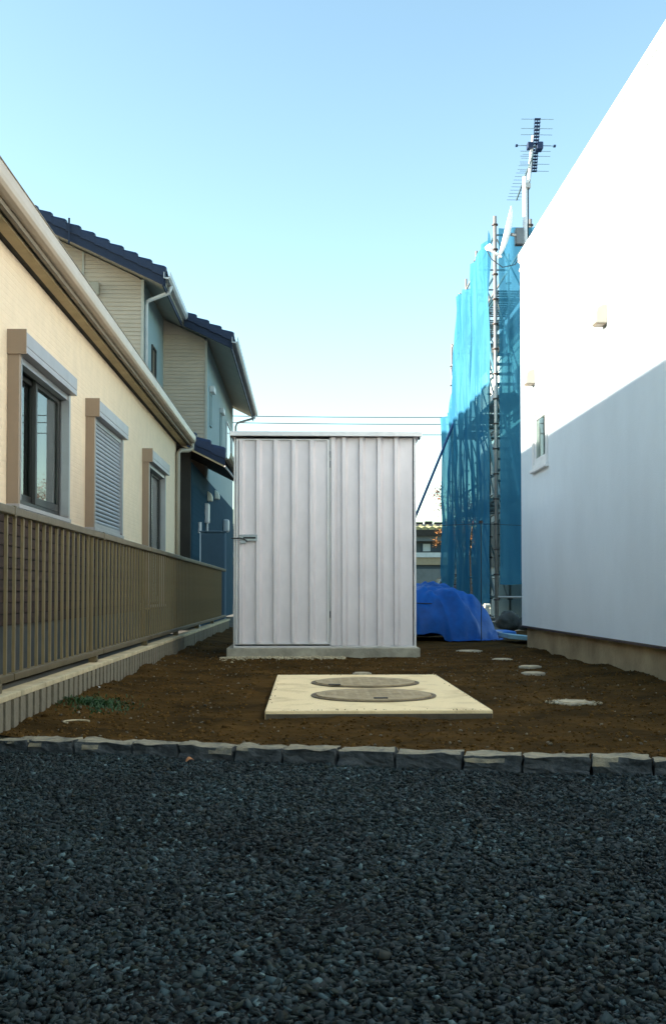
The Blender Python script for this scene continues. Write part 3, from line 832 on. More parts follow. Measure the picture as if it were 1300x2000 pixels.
# roof: two steps of one plane
def roofslab(x0, x1, y0, y1, name='roof'):
    return MB().prism([(x0, zt(x0) - .12), (x1, zt(x1) - .12), (x1, zt(x1) - .27), (x0, zt(x0) - .27)], 'y', y0, y1)
rfm = roofslab(RR, -2.43, 17.56, 20.2).build('roof', M['soffit2'], h2)
roofslab(RR, -1.47, 20.2, 28.55).build('roof_slope', M['soffit2'], rfm)
MB().prism([(RR, zt(RR) - .12), (2 * RR + 1.47, zt(-1.47) - .12), (2 * RR + 1.47, zt(-1.47) - .27), (RR, zt(RR) - .27)], 'y', 17.56, 28.55).build('roof_slope', M['rooftile'], rfm)
# barge boards
def barge(x0, x1, y):
    return MB().prism([(x0, zt(x0) - .09), (x1, zt(x1) - .09), (x1, zt(x1) - .33), (x0, zt(x0) - .33)], 'y', y - .03, y)
barge(RR, -2.41, 17.56).build('bargeboard', M['board'], rfm, bevel=.005)
barge(-2.41, -1.45, 20.18).build('bargeboard', M['board'], rfm, bevel=.005)
# tiles: courses run along Y, verge tiles at the near edge
tl = .27
cs, sn = 1 / math.hypot(1, SL), SL / math.hypot(1, SL)
def course_tiles(x0, x1, y0, y1):
    """stepped, waved tile surface"""
    m_ = MB(); n = int(round((x1 - x0) / (tl * cs)))
    ny = max(2, int((y1 - y0) / .075))
    for i in range(n):
        xa = x1 - (i + 1) * tl * cs; xb = x1 - i * tl * cs
        v = []
        for j in range(ny + 1):
            y = y0 + (y1 - y0) * j / ny
            wv = .018 * math.sin(j * math.pi / 2)
            v += [(xa - .02, y, zt(xa) - .075 + wv), (xb, y, zt(xb) - .03 + wv), (xb, y, zt(xb) - .085 + wv)]
        f = []
        for j in range(ny):
            a_ = 3 * j
            f += [(a_, a_ + 1, a_ + 4, a_ + 3), (a_ + 1, a_ + 2, a_ + 5, a_ + 4)]
        m_.add(v, f)
    return m_
o = course_tiles(RR, -2.40, 17.62, 20.3).build('roof_tiles', M['rooftile'], rfm); o['kind'] = 'stuff'
o = course_tiles(RR, -1.42, 20.25, 28.6).build('roof_tiles', M['rooftile'], rfm); o['kind'] = 'stuff'
# one verge tile: rounded, stepped
def verge_mesh():
    m_ = MB(); L_ = tl * cs
    prof = []
    for k in range(7):
        t = math.pi * k / 6
        prof.append((-.075 * math.cos(t), .055 * math.sin(t)))
    # lower end (x=+) is thicker/lapped
    v = []
    for (xx, zz, sc) in ((-L_ * 1.04, SL * L_ * 1.04 - .075, .8), (-.03, SL * .03 - .035, 1.06), (0.0, -.040, 1.0), (0.0, -.10, .9)):
        v += [(xx, p[0] * sc, zz + p[1] * sc) for p in prof]
    f = [(a * 7 + b, a * 7 + b + 1, (a + 1) * 7 + b + 1, (a + 1) * 7 + b) for a in range(3) for b in range(6)]
    m_.add(v, f)
    # hanging apron on the outer side
    m_.add([(-L_, -.078, SL * L_ - .07), (0, -.078, -.03), (0, -.078, -.17), (-L_, -.078, SL * L_ - .19), (-L_, -.060, SL * L_ - .07), (0, -.060, -.03), (0, -.060, -.17), (-L_, -.060, SL * L_ - .19)],
           [(0, 1, 2, 3), (1, 5, 6, 2), (3, 2, 6, 7), (4, 7, 6, 5), (0, 3, 7, 4)])
    return m_.mesh('verge_tile', M['rooftile'])
vme = verge_mesh()
x = -2.40
while x > RR:
    piece('verge_tile', vme, rfm, (x, 17.58, zt(x) + .0)); x -= tl * cs
x = -1.42
while x > -2.45:
    piece('verge_tile', vme, rfm, (x, 20.2, zt(x) + .0)); x -= tl * cs
# gable hook / finial seen half way
MB().box(-4.06, -4.03, 17.45, 17.47, zt(-4.05) - .40, zt(-4.05) + .04).build('snow_guard', M['board'], rfm)
# eave fascia + gutters
for (xe, y0, y1) in ((-2.41, 17.50, 20.2), (-1.43, 20.12, 28.62)):
    MB().box(xe - .05, xe - .03, y0, y1, zt(xe) - .34, zt(xe) - .10).build('fascia', M['board'], rfm)
    MB().prism([(xe - .028, zt(xe) - .09), (xe - .028, zt(xe) - .20), (xe + .05, zt(xe) - .215), (xe + .085, zt(xe) - .18), (xe + .09, zt(xe) - .09), (xe + .08, zt(xe) - .09), (xe + .07, zt(xe) - .18), (xe - .015, zt(xe) - .19), (xe - .015, zt(xe) - .09)], 'y', y0, y1).build('gutter', M['pipe'] , rfm)
# soffits under the eaves (horizontal boards)
# downpipes
MB().tube([(-2.37, 17.95, 5.98), (-2.40, 17.95, 5.86), (-2.80, 18.12, 5.76), (-2.83, 18.14, 5.68), (-2.83, 18.14, 3.4)], .035, 8).build('downpipe', M['pipe'], h2, smooth=True)
MB().tube([(-1.40, 28.3, 5.50), (-1.42, 28.3, 5.42), (-1.90, 28.3, 5.28), (-1.94, 28.3, 5.18), (-1.94, 28.3, .2)], .032, 8).build('downpipe', M['pipe'], h2, smooth=True)
# windows of house 2
def wallwin(x, y0, y1, z0, z1, frame=M['alu'], hood=False, glass=M['darkglass'], name='window'):
    t = .035
    wn = MB().box(x, x + .03, y0, y0 + t, z0, z1).box(x, x + .03, y1 - t, y1, z0, z1).box(x, x + .03, y0 + t, y1 - t, z0, z0 + t).box(x, x + .03, y0 + t, y1 - t, z1 - t, z1).build(name, frame, h2)
    MB().box(x + .002, x + .012, y0 + t, y1 - t, z0 + t, z1 - t).build('pane', glass, wn)
    if hood: MB().box(x, x + .10, y0 - .04, y1 + .04, z1 + .005, z1 + .13).build('hood', M['pipe'], wn, bevel=.01)
wallwin(-2.87, 19.0, 19.5, 4.55, 5.2, M['sash'])
wallwin(-2.0, 21.25, 21.55, 4.05, 4.75, M['teal'], True, M['pipe'])
wallwin(-2.0, 23.75, 24.1, 4.0, 4.75, M['teal'], True, M['pipe'])
wallwin(-2.0, 25.6, 27.2, 3.6, 4.9, M['pipe'], False)
MB().box(-3.80, -3.62, 17.90, 17.985, 5.80, 6.04).build('wall_vent', M['pipe2'], h2, bevel=.02)
# lower roof
lr = MB().prism([(-3.6, zl(-3.6) - .05), (-1.40, zl(-1.40) - .05), (-1.40, zl(-1.40) - .14), (-3.6, zl(-3.6) - .14)], 'y', 17.4, 21.0).build('lower_roof', M['rooftile'], h2)
MB().prism([(-3.6, zl(-3.6) - .02), (-1.37, zl(-1.37) - .02), (-1.37, zl(-1.37) - .24), (-3.6, zl(-3.6) - .24)], 'y', 17.36, 17.395).build('bargeboard', M['board'], lr)
MB().prism([(-3.6, zl(-3.6) - .27), (-1.40, zl(-1.40) - .27), (-1.40, zl(-1.40) - .245), (-3.6, zl(-3.6) - .245)], 'y', 17.355, 17.40).build('verge_trim', M['soffit'], lr)
x = -1.36
while x > -3.5:
    piece('verge_tile', vme, lr, (x, 17.42, zl(x) + .05)); x -= tl * cs
MB().prism([(-1.38, zl(-1.37) - .02), (-1.38, zl(-1.37) - .13), (-1.31, zl(-1.37) - .15), (-1.27, zl(-1.37) - .11), (-1.265, zl(-1.37) - .02), (-1.275, zl(-1.37) - .02), (-1.30, zl(-1.37) - .12), (-1.37, zl(-1.37) - .11)], 'y', 17.38, 21.0).build('gutter', M['fascia'], lr)
MB().prism([(-3.6, zl(-3.6) - .17), (-1.42, zl(-1.42) - .17), (-1.42, zl(-1.42) - .145), (-3.6, zl(-3.6) - .145)], 'y', 17.40, 21.0).build('soffit', M['darkwall'], lr)
MB().tube([(-1.42, 17.95, 2.80), (-1.30, 18.4, 2.66)], .018, 6).build('brace', M['pipe'], lr)
# things fixed on the blue wall
def hoodvent(y, z, parent):
    m_ = MB(); pr = [(.0, -.10), (.10, -.10), (.10, .0), (.075, .06), (.03, .09), (0, .10)]
    m_.prism([(-1.985 + a, z + b) for a, b in pr], 'y', y - .10, y + .10)
    m_.build('vent_hood', M['whitepl'], parent, bevel=.02)
hoodvent(22.4, 2.72, h2)
hoodvent(20.75, 2.53, h2)
MB().box(-1.985, -1.90, 20.1, 20.35, 1.95, 2.34).build('meter_duct', M['pipe'], h2, bevel=.02)
MB().tube([(-1.95, 18.9, 1.88), (-1.95, 18.9, 1.68)], .035, 8).build('meter_pipe', M['pipe'], h2)
MB().tube([(-1.94, 20.2, 1.95), (-1.94, 20.2, 1.68)], .025, 8).build('meter_pipe', M['pipe'], h2)
MB().box(-1.985, -1.85, 24.6, 24.95, 2.05, 2.35).build('gas_meter', M['pipe'], h2, bevel=.04)

cb = empty('utility_cabinet', (-1.5, 16.95, 0), 'tall plain blue grey cabinet standing behind the fence left of the shed', 'cabinet')
MB().box(-1.74, -1.33, 16.9, 17.25, 0, 1.58).build('body', M['cabinet'], cb, bevel=.01)
MB().box(-1.73, -1.34, 16.885, 16.9, .08, 1.55).build('door', M['cabinet'], cb, bevel=.004)
MB().box(-1.75, -1.32, 16.88, 17.26, 1.58, 1.60).build('top', M['cabinet'], cb, bevel=.004)

# ------------------------------------------------------------------ right white house
WX = 2.27; WY1 = 10.73; WT = 4.13
h3 = empty('white_house', (WX, 6, 0), 'tall plain white rendered house wall on the right with a small window', 'house')
wn_y0, wn_y1, wn_z0, wn_z1 = 9.52, 10.13, 1.80, 2.38
wb = MB()
wb.box(WX, WX + .15, -6, wn_y0 + .03, .24, WT).box(WX, WX + .15, wn_y1 - .03, WY1, .24, WT)
wb.box(WX, WX + .15, wn_y0 + .03, wn_y1 - .03, .24, wn_z0 + .03).box(WX, WX + .15, wn_y0 + .03, wn_y1 - .03, wn_z1 - .03, WT)
wb.build('wall', M['white_wall'], h3)
MB().box(WX + .15, WX + 8, WY1 - .15, WY1, .24, WT).build('end_wall', M['white_wall'], h3)
MB().box(WX + .15, WX + 8, -6, -5.85, .24, WT).build('end_wall', M['white_wall'], h3)
MB().box(WX + 7.85, WX + 8, -5.85, WY1 - .15, .24, WT).build('rear_wall', M['white_wall'], h3)
MB().box(WX + .045, WX + 7.95, -5.95, WY1 - .045, -.06, .238).build('foundation', M['found'], h3, bevel=.004)
MB().box(WX - .012, WX + .14, -6.01, WY1 + .012, .222, .240).build('drip_flashing_and_shadow_line', M['coupler'], h3)  # dark flashing, its colour also painting the shadow line below the siding
rf3 = MB().box(WX + .001, WX + 8.02, -6.02, WY1 + .02, WT, WT + .03).build('roof', M['white_trim'], h3)
MB().box(WX - .014, WX - .001, -6.05, WY1 + .05, WT - .035, WT + .055).build('parapet_cap', M['white_trim'], rf3, bevel=.006)
MB().box(WX - .001, WX + 8, WY1 + .021, WY1 + .05, WT - .045, WT + .055).build('parapet_cap', M['white_trim'], rf3, bevel=.006)
t = .045
w3 = MB().box(WX - .02, WX + .05, wn_y0, wn_y0 + t, wn_z0, wn_z1).box(WX - .02, WX + .05, wn_y1 - t, wn_y1, wn_z0, wn_z1)
w3.box(WX - .02, WX + .05, wn_y0 + t, wn_y1 - t, wn_z0, wn_z0 + t).box(WX - .02, WX + .05, wn_y0 + t, wn_y1 - t, wn_z1 - t, wn_z1)
w3 = w3.build('window', M['white_trim'], h3, bevel=.004)
s3 = MB().box(WX + .0, WX + .03, wn_y0 + t, wn_y0 + t + .05, wn_z0 + t, wn_z1 - t).box(WX + .0, WX + .03, wn_y1 - t - .05, wn_y1 - t, wn_z0 + t, wn_z1 - t)
s3.box(WX, WX + .03, wn_y0 + t + .05, wn_y1 - t - .05, wn_z0 + t, wn_z0 + t + .06).box(WX, WX + .03, wn_y0 + t + .05, wn_y1 - t - .05, wn_z1 - t - .05, wn_z1 - t)
s3 = s3.build('sash', M['white_trim'], w3, bevel=.003)
MB().box(WX + .012, WX + .02, wn_y0 + t + .05, wn_y1 - t - .05, wn_z0 + t + .06, wn_z1 - t - .05).build('pane', M['glass'], w3)
MB().box(WX - .04, WX + .0, wn_y0 - .02, wn_y1 + .02, wn_z0 - .035, wn_z0 - .002).build('sill', M['white_trim'], w3, bevel=.006)
MB().add([(WX + .6, wn_y0 - .3, 1.5), (WX + .6, wn_y1 + .3, 1.5), (WX + .6, wn_y1 + .3, 2.6), (WX + .6, wn_y0 - .3, 2.6)], [(0, 1, 2, 3)]).build('blind', M['bluepl'] if False else M['paleblue'], w3)
for (y, z) in ((7.68, 2.69), (10.12, 2.73)):
    vh = MB().prism([(WX, z - .07), (WX - .085, z - .07), (WX - .085, z + .01), (WX - .07, z + .05), (WX - .03, z + .072), (WX, z + .075)], 'y', y - .065, y + .065).build('vent_hood', M['hood'], h3, bevel=.008)
    MB().box(WX - .075, WX - .005, y - .055, y + .055, z - .078, z - .071).build('louvre', M['fascia'], vh)

# ------------------------------------------------------------------ TV antenna mast and dish
am = empty('antenna_mast', (2.385, 11.0, 3.9), 'white TV antenna mast with satellite dish rising behind the white house', 'antenna')
MB().tube([(2.385, 11.0, 3.2), (2.385, 11.0, 5.12)], .026, 10).build('mast', M['whitemetal'], am, smooth=True)
MB().tube([(2.41, 11.02, 5.05), (2.44, 11.05, 5.12), (2.47, 11.1, 5.36), (2.50, 11.1, 5.62)], .017, 8).build('upper_mast', M['whitemetal'], am, smooth=True)
MB().tube([(2.42, 11.0, 4.55), (2.42, 11.0, 5.0), (2.45, 11.05, 5.1), (2.50, 11.12, 5.42)], .007, 6).build('cable', M['cable'], am)
MB().tube([(2.415, 10.99, 3.9), (2.415, 10.99, 4.6)], .006, 6).build('cable', M['cable'], am)
MB().box(2.38, 2.44, 10.96, 11.04, 4.99, 5.04).build('clamp', M['pole'], am, bevel=.004)
# UHF yagi, boom along the view
ya, yb_ = Vector((2.40, 10.45, 5.50)), Vector((2.68, 11.85, 5.54))
ua = MB().tube([ya, yb_], .005, 6).build('aerial_boom', M['ant'], am)
for s_ in (-1, 1):
    MB().tube([ya + Vector((s_ * .026, 0, .012)), yb_ + Vector((s_ * .026, 0, .012))], .004, 4).build('aerial_rail', M['ant'], ua)
mb_ = MB(); mr_ = MB()
for i in range(17):
    p = ya.lerp(yb_, i / 16)
    MB().box(p.x - .030, p.x + .030, p.y - .018, p.y + .018, p.z - .005, p.z + .005).build('director_block', M['ant'], ua)
for i in (0, 2.6, 4.4, 7.6, 9.4, 11, 13.6, 16):
    p = ya.lerp(yb_, i / 16)
    MB().tube([(p.x - .17, p.y, p.z), (p.x + .17, p.y, p.z)], .0035, 5).build('element', M['antrod'], ua)
p = ya.lerp(yb_, .47)
MB().tube([(p.x - .22, p.y - .03, p.z - .02), (p.x + .20, p.y - .03, p.z - .02)], .004, 5).build('element', M['antrod'], ua)
for s_ in (-.22, .20):
    MB().box(p.x + s_ - .012, p.x + s_ + .012, p.y - .045, p.y - .015, p.z - .03, p.z - .01).build('element_tip', M['ant'], ua)
MB().box(p.x - .10, p.x - .04, p.y - .05, p.y + .03, p.z - .05, p.z + .02).build('feed_box', M['ant'], ua, bevel=.008)
MB().box(p.x + .0, p.x + .07, p.y - .06, p.y + .05, p.z - .06, p.z + .02).build('feed_box', M['ant'], ua, bevel=.008)
# second yagi pointing back
yc, yd = Vector((2.49, 11.95, 5.235)), Vector((2.42, 10.75, 5.26))
u2 = MB().tube([yc, yd], .010, 6).build('aerial_boom', M['antrod'], am)
for i in range(14):
    p = yc.lerp(yd, i / 13)
    MB().tube([(p.x - .115, p.y, p.z), (p.x + .045, p.y, p.z)], .0028, 5).build('element', M['antrod'], u2)
# dish, edge on
dm = MB(); rings = 7; nseg = 28
c0 = Vector((2.19, 10.9, 4.46)); ax = Vector((-1, .10, .25)).normalized(); e1 = Vector((.25, 0, 1)).normalized(); e2 = ax.cross(e1).normalized(); e1 = e2.cross(ax).normalized()
v = [c0]
for r_ in range(1, rings + 1):
    for k_ in range(nseg):
        rr = .27 * r_ / rings; t_ = 2 * math.pi * k_ / nseg
        v.append(c0 + e1 * rr * math.cos(t_) * 1.03 + e2 * rr * .95 * math.sin(t_) + ax * (rr * rr * .75))
f = [(0, 1 + k_, 1 + (k_ + 1) % nseg) for k_ in range(nseg)]
for r_ in range(rings - 1):
    for k_ in range(nseg):
        a_ = 1 + r_ * nseg
        f.append((a_ + k_, a_ + nseg + k_, a_ + nseg + (k_ + 1) % nseg, a_ + (k_ + 1) % nseg))
dm.add(v, f)
dsh = dm.build('dish', M['dish'], am, smooth=True)
so_ = dsh.modifiers.new('solid', 'SOLIDIFY'); so_.thickness = .012
foot = c0 - e1 * .27 + ax * .02
lnb = Vector((1.93, 10.85, 4.28))
MB().tube([foot, lnb], .014, 8).build('feed_arm', M['dish'], dsh)
MB().tube([lnb + Vector((0, 0, -.01)), lnb + Vector((.05, 0, .03))], .026, 10).build('receiver', M['dish'], dsh)
MB().tube([lnb + Vector((.01, 0, -.03)), lnb + Vector((.06, 0, -.12)), lnb + Vector((.18, .02, -.20)), lnb + Vector((.32, .05, -.16)), Vector((2.36, 10.97, 4.30))], .005, 6).build('cable', M['cable'], dsh)
MB().box(2.27, 2.36, 10.93, 11.03, 4.36, 4.54).build('bracket', M['plank'], am, bevel=.01)
MB().tube([(2.22, 10.93, 4.46), (2.38, 11.0, 4.46)], .02, 8).build('bracket_arm', M['pole'], am)
MB().tube([(2.385, 11.0, 4.2), (2.33, 10.97, 4.1), (2.30, 10.9, 4.05)], .012, 6).build('wall_stay', M['whitemetal'], am)

# ------------------------------------------------------------------ scaffold and nets
NX = 3.53; NY0 = 19.2
sc = empty('scaffold', (4, 22, 0), 'steel tube scaffold with plank decks round the house being built', 'scaffold')
ys = [19.2, 21.3, 22.7, 23.6, 24.95]
tops = [7.74, 7.78, 7.62, 7.56, 6.70]
ring_me = MB().tube([(0, 0, -.012), (0, 0, .012)], .058, 10).mesh('coupler_ring', M['coupler'])
for X_ in (3.585, 4.26):
    for y, tz in zip(ys, tops):
        if X_ > 4 and y > 24: continue
        st_ = MB().tube([(X_, y, 0.05), (X_, y, tz if X_ < 4 else tz - .05)], .0255 if y > 19.3 else .034, 10).build('standard', M['pole'], sc, smooth=True)
        MB().box(X_ - .07, X_ + .07, y - .07, y + .07, .03, .05).build('base_plate', M['pole'], st_)
        z = .45
        while z < tz - .1:
            piece('coupler_ring', ring_me, st_, (X_, y, z)); z += .475
for X_ in (3.585, 4.26):
    for z in (.92, 2.35, 2.82, 4.25, 4.72, 6.15, 6.62, 7.38):
        for a, b in zip(ys[:-1], ys[1:]):
            if z > 7 and b > 24: continue
            MB().tube([(X_, a, z), (X_, b, z)], .021, 8).build('ledger', M['pole'], sc)
for z in (.5, 2.35, 4.25, 6.15, 7.38):
    for y in ys[:4]:
        MB().tube([(3.585, y, z), (4.26, y, z)], .021, 8).build('transom', M['pole'], sc)
        if z < 7: MB().tube([(4.2, y, z), (3.62, y, z + 1.85 if z + 1.85 < 7.4 else 7.3)], .016, 6).build('diagonal_brace', M['pole'], sc)
for i, (a, b) in enumerate(zip(ys[:-1], ys[1:])):
    for z in (.5, 2.4, 4.3):
        MB().tube([(3.56, a, z), (3.56, b, z + 1.8)], .017, 6).build('diagonal_brace', M['pole'], sc)
for z in (2.4, 4.3, 6.3):
    for a, b in zip(ys[:-1], ys[1:]):
        if b > 24.9 and z > 6: continue
        m_ = MB().box(3.63, 3.66, a + .05, b - .05, z, z + .04).box(4.16, 4.19, a + .05, b - .05, z, z + .04)
        y = a + .06
        while y < b - .12:
            m_.box(3.66, 4.16, y, y + .085, z + .025, z + .038); y += .16
        m_.build('deck_plank', M['plank'], sc)
# stair between two decks
for z0 in (2.4, 4.3):
    stn = MB()
    stn.prism([(19.5, z0 + .0), (19.62, z0 + .0), (21.1, z0 + 1.9), (20.98, z0 + 1.9)], 'x', 3.70, 3.73)
    stn.prism([(19.5, z0 + .0), (19.62, z0 + .0), (21.1, z0 + 1.9), (20.98, z0 + 1.9)], 'x', 4.08, 4.11)
    stn = stn.build('stair', M['whitemetal'], sc)
    for k_ in range(8):
        t_ = (k_ + .5) / 8
        MB().box(3.73, 4.08, 19.5 + 1.48 * t_, 19.68 + 1.48 * t_, z0 + 1.9 * t_, z0 + 1.9 * t_ + .025).build('tread', M['plank'], stn)
# slanting prop outside the scaffold
MB().tube([(3.53, 23.9, 4.72), (1.58, 23.7, 0.0)], .030, 8).build('scaffold_prop', M['strut'], None, (1.58, 23.7, 0))
tag(bpy.data.objects['scaffold_prop'], 'long blue tube propping the netted scaffold, slanting down behind the shed', 'scaffold prop')
MB().box(-.30, .12, -.05, .05, -.05, .05)
hd_ = MB().tube([(3.50, 22.6, 7.28), (3.58, 22.7, 7.30), (3.95, 22.75, 7.28)], .034, 8).build('clamp_arm', M['strut'], sc)

def net(name, p0, p1, z0, z1, waves, amp, parent=None, topf=None, nx_=60, nz_=26, nrm=(1, 0, 0), seed=0):
    v = []; f = []
    p0, p1, nrm = Vector(p0), Vector(p1), Vector(nrm)
    for j in range(nz_ + 1):
        for i in range(nx_ + 1):
            s_ = i / nx_; t_ = j / nz_
            zt_ = z1 if topf is None else topf(s_)
            zz = z0 + (zt_ - z0) * t_
            p = p0.lerp(p1, s_)
            sag = .5 + .5 * math.cos(t_ * 2 * math.pi * 3)
            d = amp * (math.sin(s_ * waves * 6.28 + 1.3 * noise.noise(Vector((s_ * 3, zz * .5, seed))) * 2) * .6 + 1.6 * noise.noise(Vector((s_ * waves * 1.3, zz * .55, seed + 7))))
            d += amp * .7 * noise.noise(Vector((s_ * waves * 3.5, zz * 1.2, seed + 3)))
            p = p + nrm * (d - amp * .6)
            v.append((p.x, p.y, zz + .02 * math.sin(s_ * 17 + seed)))
    f = [(j * (nx_ + 1) + i, j * (nx_ + 1) + i + 1, (j + 1) * (nx_ + 1) + i + 1, (j + 1) * (nx_ + 1) + i) for j in range(nz_) for i in range(nx_)]
    m_ = MB(); m_.add(v, f)
    return m_.build(name, M['net'], parent, org=(tuple(p0) if parent is None else None), smooth=True)
G_ = 'blue nets hung on the scaffold'
tag(net('safety_net', (NX - .03, 19.26, 0), (NX - .03, 21.27, 0), .35, 7.42, 3, .05, seed=1, topf=lambda s_: 7.50 - .10 * math.sin(s_ * 3.14)), 'tall sunlit blue mesh net just left of the nearest scaffold pole', 'safety net', G_)
tag(net('safety_net', (NX - .03, 21.33, 0), (NX - .03, 23.62, 0), .35, 7.2, 3, .07, seed=2, topf=lambda s_: 7.05 + .38 * s_), 'tall blue mesh net second behind the nearest scaffold pole', 'safety net', G_)
tag(net('safety_net', (NX - .03, 23.66, 0), (NX - .03, 25.5, 0), .35, 4.9, 3, .08, seed=3, topf=lambda s_: 4.95 + (1.3 * max(0, 1 - s_ * 5))), 'lower leftmost blue mesh net at the far end of the scaffold', 'safety net', G_)
tag(net('safety_net', (3.64, 19.13, 0), (7.4, 19.13, 0), .75, 7.50, 6, .035, seed=4, nrm=(0, 1, 0), nx_=110), 'blue mesh net facing the camera between pole and white house', 'safety net', G_)

uh = empty('unfinished_house', (7, 23, 0), 'half hidden house under construction behind the blue scaffold nets', 'house')
MB().box(4.55, 10, 20.0, 26.5, 0, 6.3).build('wall', M['sheath'], uh)
MB().prism([(4.3, 6.25), (10.3, 6.25), (10.3, 6.35), (4.3, 6.35)], 'y', 19.8, 26.8).build('roof', M['roofmetal'], uh)
for (a, b) in ((21.0, 22.2), (23.6, 25.0)):
    for z in (1.2, 4.3):
        MB().box(4.52, 4.548, a, b, z, z + 1.1).build('window', M['fardark'], uh)
MB().box(4.75, 6.2, 19.97, 19.998, 4.3, 5.4).build('window', M['fardark'], uh)

# ------------------------------------------------------------------ tarpaulin heap and things round it
def tarp():
    nu, nv = 110, 70; v = []
    for j in range(nv + 1):
        for i in range(nu + 1):
            x = .33 + 2.14 * i / nu; y = 12.05 + 1.35 * j / nv
            u = (x - 1.33) / 1.02; w_ = (y - 12.7) / .66
            r = math.sqrt(abs(u) ** 2.6 + abs(w_) ** 2.4)
            base = .66 * max(0, 1 - r ** 2.6) ** .6 if r < 1 else 0
            # fold lines
            fo = .04 * noise.noise(Vector((x * 3, y * 3, 2))) + .06 * abs(noise.noise(Vector((x * 5 + y * 2, y * 2.2 - x * 1.5, 5)))) + .02 * noise.noise(Vector((x * 13, y * 13, 5)))
            skirt = math.sin(math.atan2(w_, u) * 13 + 3 * noise.noise(Vector((x * 2, y * 2, 0)))) * .045 * min(1, r)
            z = base + (fo + skirt) * (.35 + min(1, base * 2)) 
            z -= .10 * max(0, (u - .25)) * (1 if base > .1 else 0)
            v.append((x + skirt * .7, y + skirt * .7, max(.012 + .012 * noise.noise(Vector((x * 9, y * 9, 1))), z)))
    keep = []
    for j in range(nv):
        for i in range(nu):
            a = j * (nu + 1) + i
            x, y, z = v[a]
            u = (x - 1.33) / 1.07; w_ = (y - 12.7) / .68
            if abs(u) ** 2.6 + abs(w_) ** 2.4 < 1.12 + .15 * noise.noise(Vector((x * 3, y * 3, 4))): keep.append((a, a + 1, a + nu + 2, a + nu + 1))
    m_ = MB(); m_.add(v, keep); return m_
tp = empty('tarpaulin_heap', (1.3, 12.7, 0), 'heap covered by a crumpled bright blue tarpaulin right behind the shed', 'tarpaulin')
tarp().build('sheet', M['tarp'], tp, smooth=True)
MB().tube([(.5, 12.25, .28), (1.0, 12.2, .47), (1.5, 12.18, .45), (2.0, 12.3, .3), (2.2, 12.5, .1)], .006, 6).build('rope', M['cable'], tp)

stk = empty('steel_stake', (2.06, 12.4, 0), 'thin dark steel stake standing in front of the blue net', 'stake')
MB().tube([(2.06, 12.0, 0), (2.06, 12.0, 1.42)], .005, 8).build('rod', M['cable'], stk)
MB().tube([(2.06, 12.0, 1.40), (2.06, 12.0, 1.43)], .022, 8).build('cap', M['coupler'], stk)
wr = MB().tube([(1.0, 12.03, 1.375), (1.5, 12.03, 1.370), (2.06, 12.03, 1.395), (2.6, 12.03, 1.375)], .0035, 6).build('barrier_wire', M['cable'], None, (2.06, 12.03, 1.38))
tag(wr, 'thin dark wire strung level across the blue net', 'wire')

bpan = MB().box(2.50, 2.68, 13.0, 13.6, .02, .09).build('plastic_tray', M['bluepl'], None, (2.6, 13.3, 0), bevel=.02)
tag(bpan, 'flat bright blue plastic tray lying right of the tarpaulin heap', 'tray')
pb = MB().prism([(2.30, .06), (2.75, .02), (2.75, .06), (2.30, .11)], 'y', 11.55, 12.2).build('pale_board', M['paleblue'], None, (2.4, 11.8, 0), bevel=.004)
tag(pb, 'pale blue board lying on the ground at the white house corner', 'board')
pc = empty('plastic_chair', (3.0, 17.1, 0), 'small cream plastic seat catching sunlight under the net', 'seat')
MB().box(2.97, 3.08, 17.0, 17.10, .34, .40).build('seat', M['whitepl'], pc, bevel=.02)
for a in (2.98, 3.07):
    for b in (17.01, 17.09):
        MB().tube([(a, b, .34), (a, b, .22)], .012, 6).build('leg', M['whitepl'], pc)
sk = []
for (x, y, sx_, sz_, lab) in ((3.22, 16.2, .17, .34, 'grey sack left of another under the blue net'), (3.52, 16.1, .15, .28, 'grey sack right of another at the white house corner')):
    bm = bmesh.new(); bmesh.ops.create_icosphere(bm, subdivisions=4, radius=1)
    for v in bm.verts:
        c = v.co.copy(); n_ = noise.noise(c * 1.6 + Vector((x * 5, 0, 0))) * .25 + noise.noise(c * 5) * .07
        k_ = 1 + n_
        v.co = Vector((c.x * sx_ * k_ * (1.1 - .25 * c.z), c.y * sx_ * k_, max(-.98, c.z) * sz_ / 2 * k_ + sz_ / 2 * .9))
    me = bpy.data.meshes.new('rubble_sack'); bm.to_mesh(me); bm.free(); me.materials.append(M['rubble'])
    for p in me.polygons: p.use_smooth = True
    o = bpy.data.objects.new('rubble_sack', me); col.objects.link(o); o.location = (x, y, -.02)
    tag(o, lab, 'sack', 'grey sacks under the net')

# ------------------------------------------------------------------ far building, car, trees, wires
fb = empty('far_building', (5, 55, 0), 'low distant building with yellow-green tiled roof seen between shed and net', 'building')
MB().box(-4, 16, 52, 60, 0, 2.0).build('wall', M['fardark'], fb)
MB().box(-4.1, 16.1, 51.8, 60, 2.0, 2.38).build('tan_band', M['fartan'], fb)
MB().box(-4.2, 16.2, 51.7, 60, 2.38, 2.62).build('pale_band', M['farband'], fb)
MB().box(-4, 16, 52.2, 60, 2.62, 3.2).build('upper_wall', M['farwall'], fb)
for i in range(14):
    x = -3.6 + i * 1.35
    if x > 15: break
    fm = MB().box(x, x + 1.15, 52.12, 52.19, 2.68, 3.12).build('window', M['fardark'], fb)
    MB().box(x + .12, x + .50, 52.10, 52.12, 2.70, 3.08).build('pane', M['farband'], fm)
for i in range(5):
    x = -2 + i * 3.6
    fm = MB().box(x, x + 2.8, 51.94, 51.99, .1, 1.8).build('garage_door', M['farwall'], fb)
MB().box(-4.6, 16.6, 51.3, 51.45, 3.45, 3.75).build('eave_board', M['vent'], fb)
MB().box(-4.3, 16.3, 51.5, 60, 3.2, 3.46).build('eave_soffit', M['farwall'], fb)
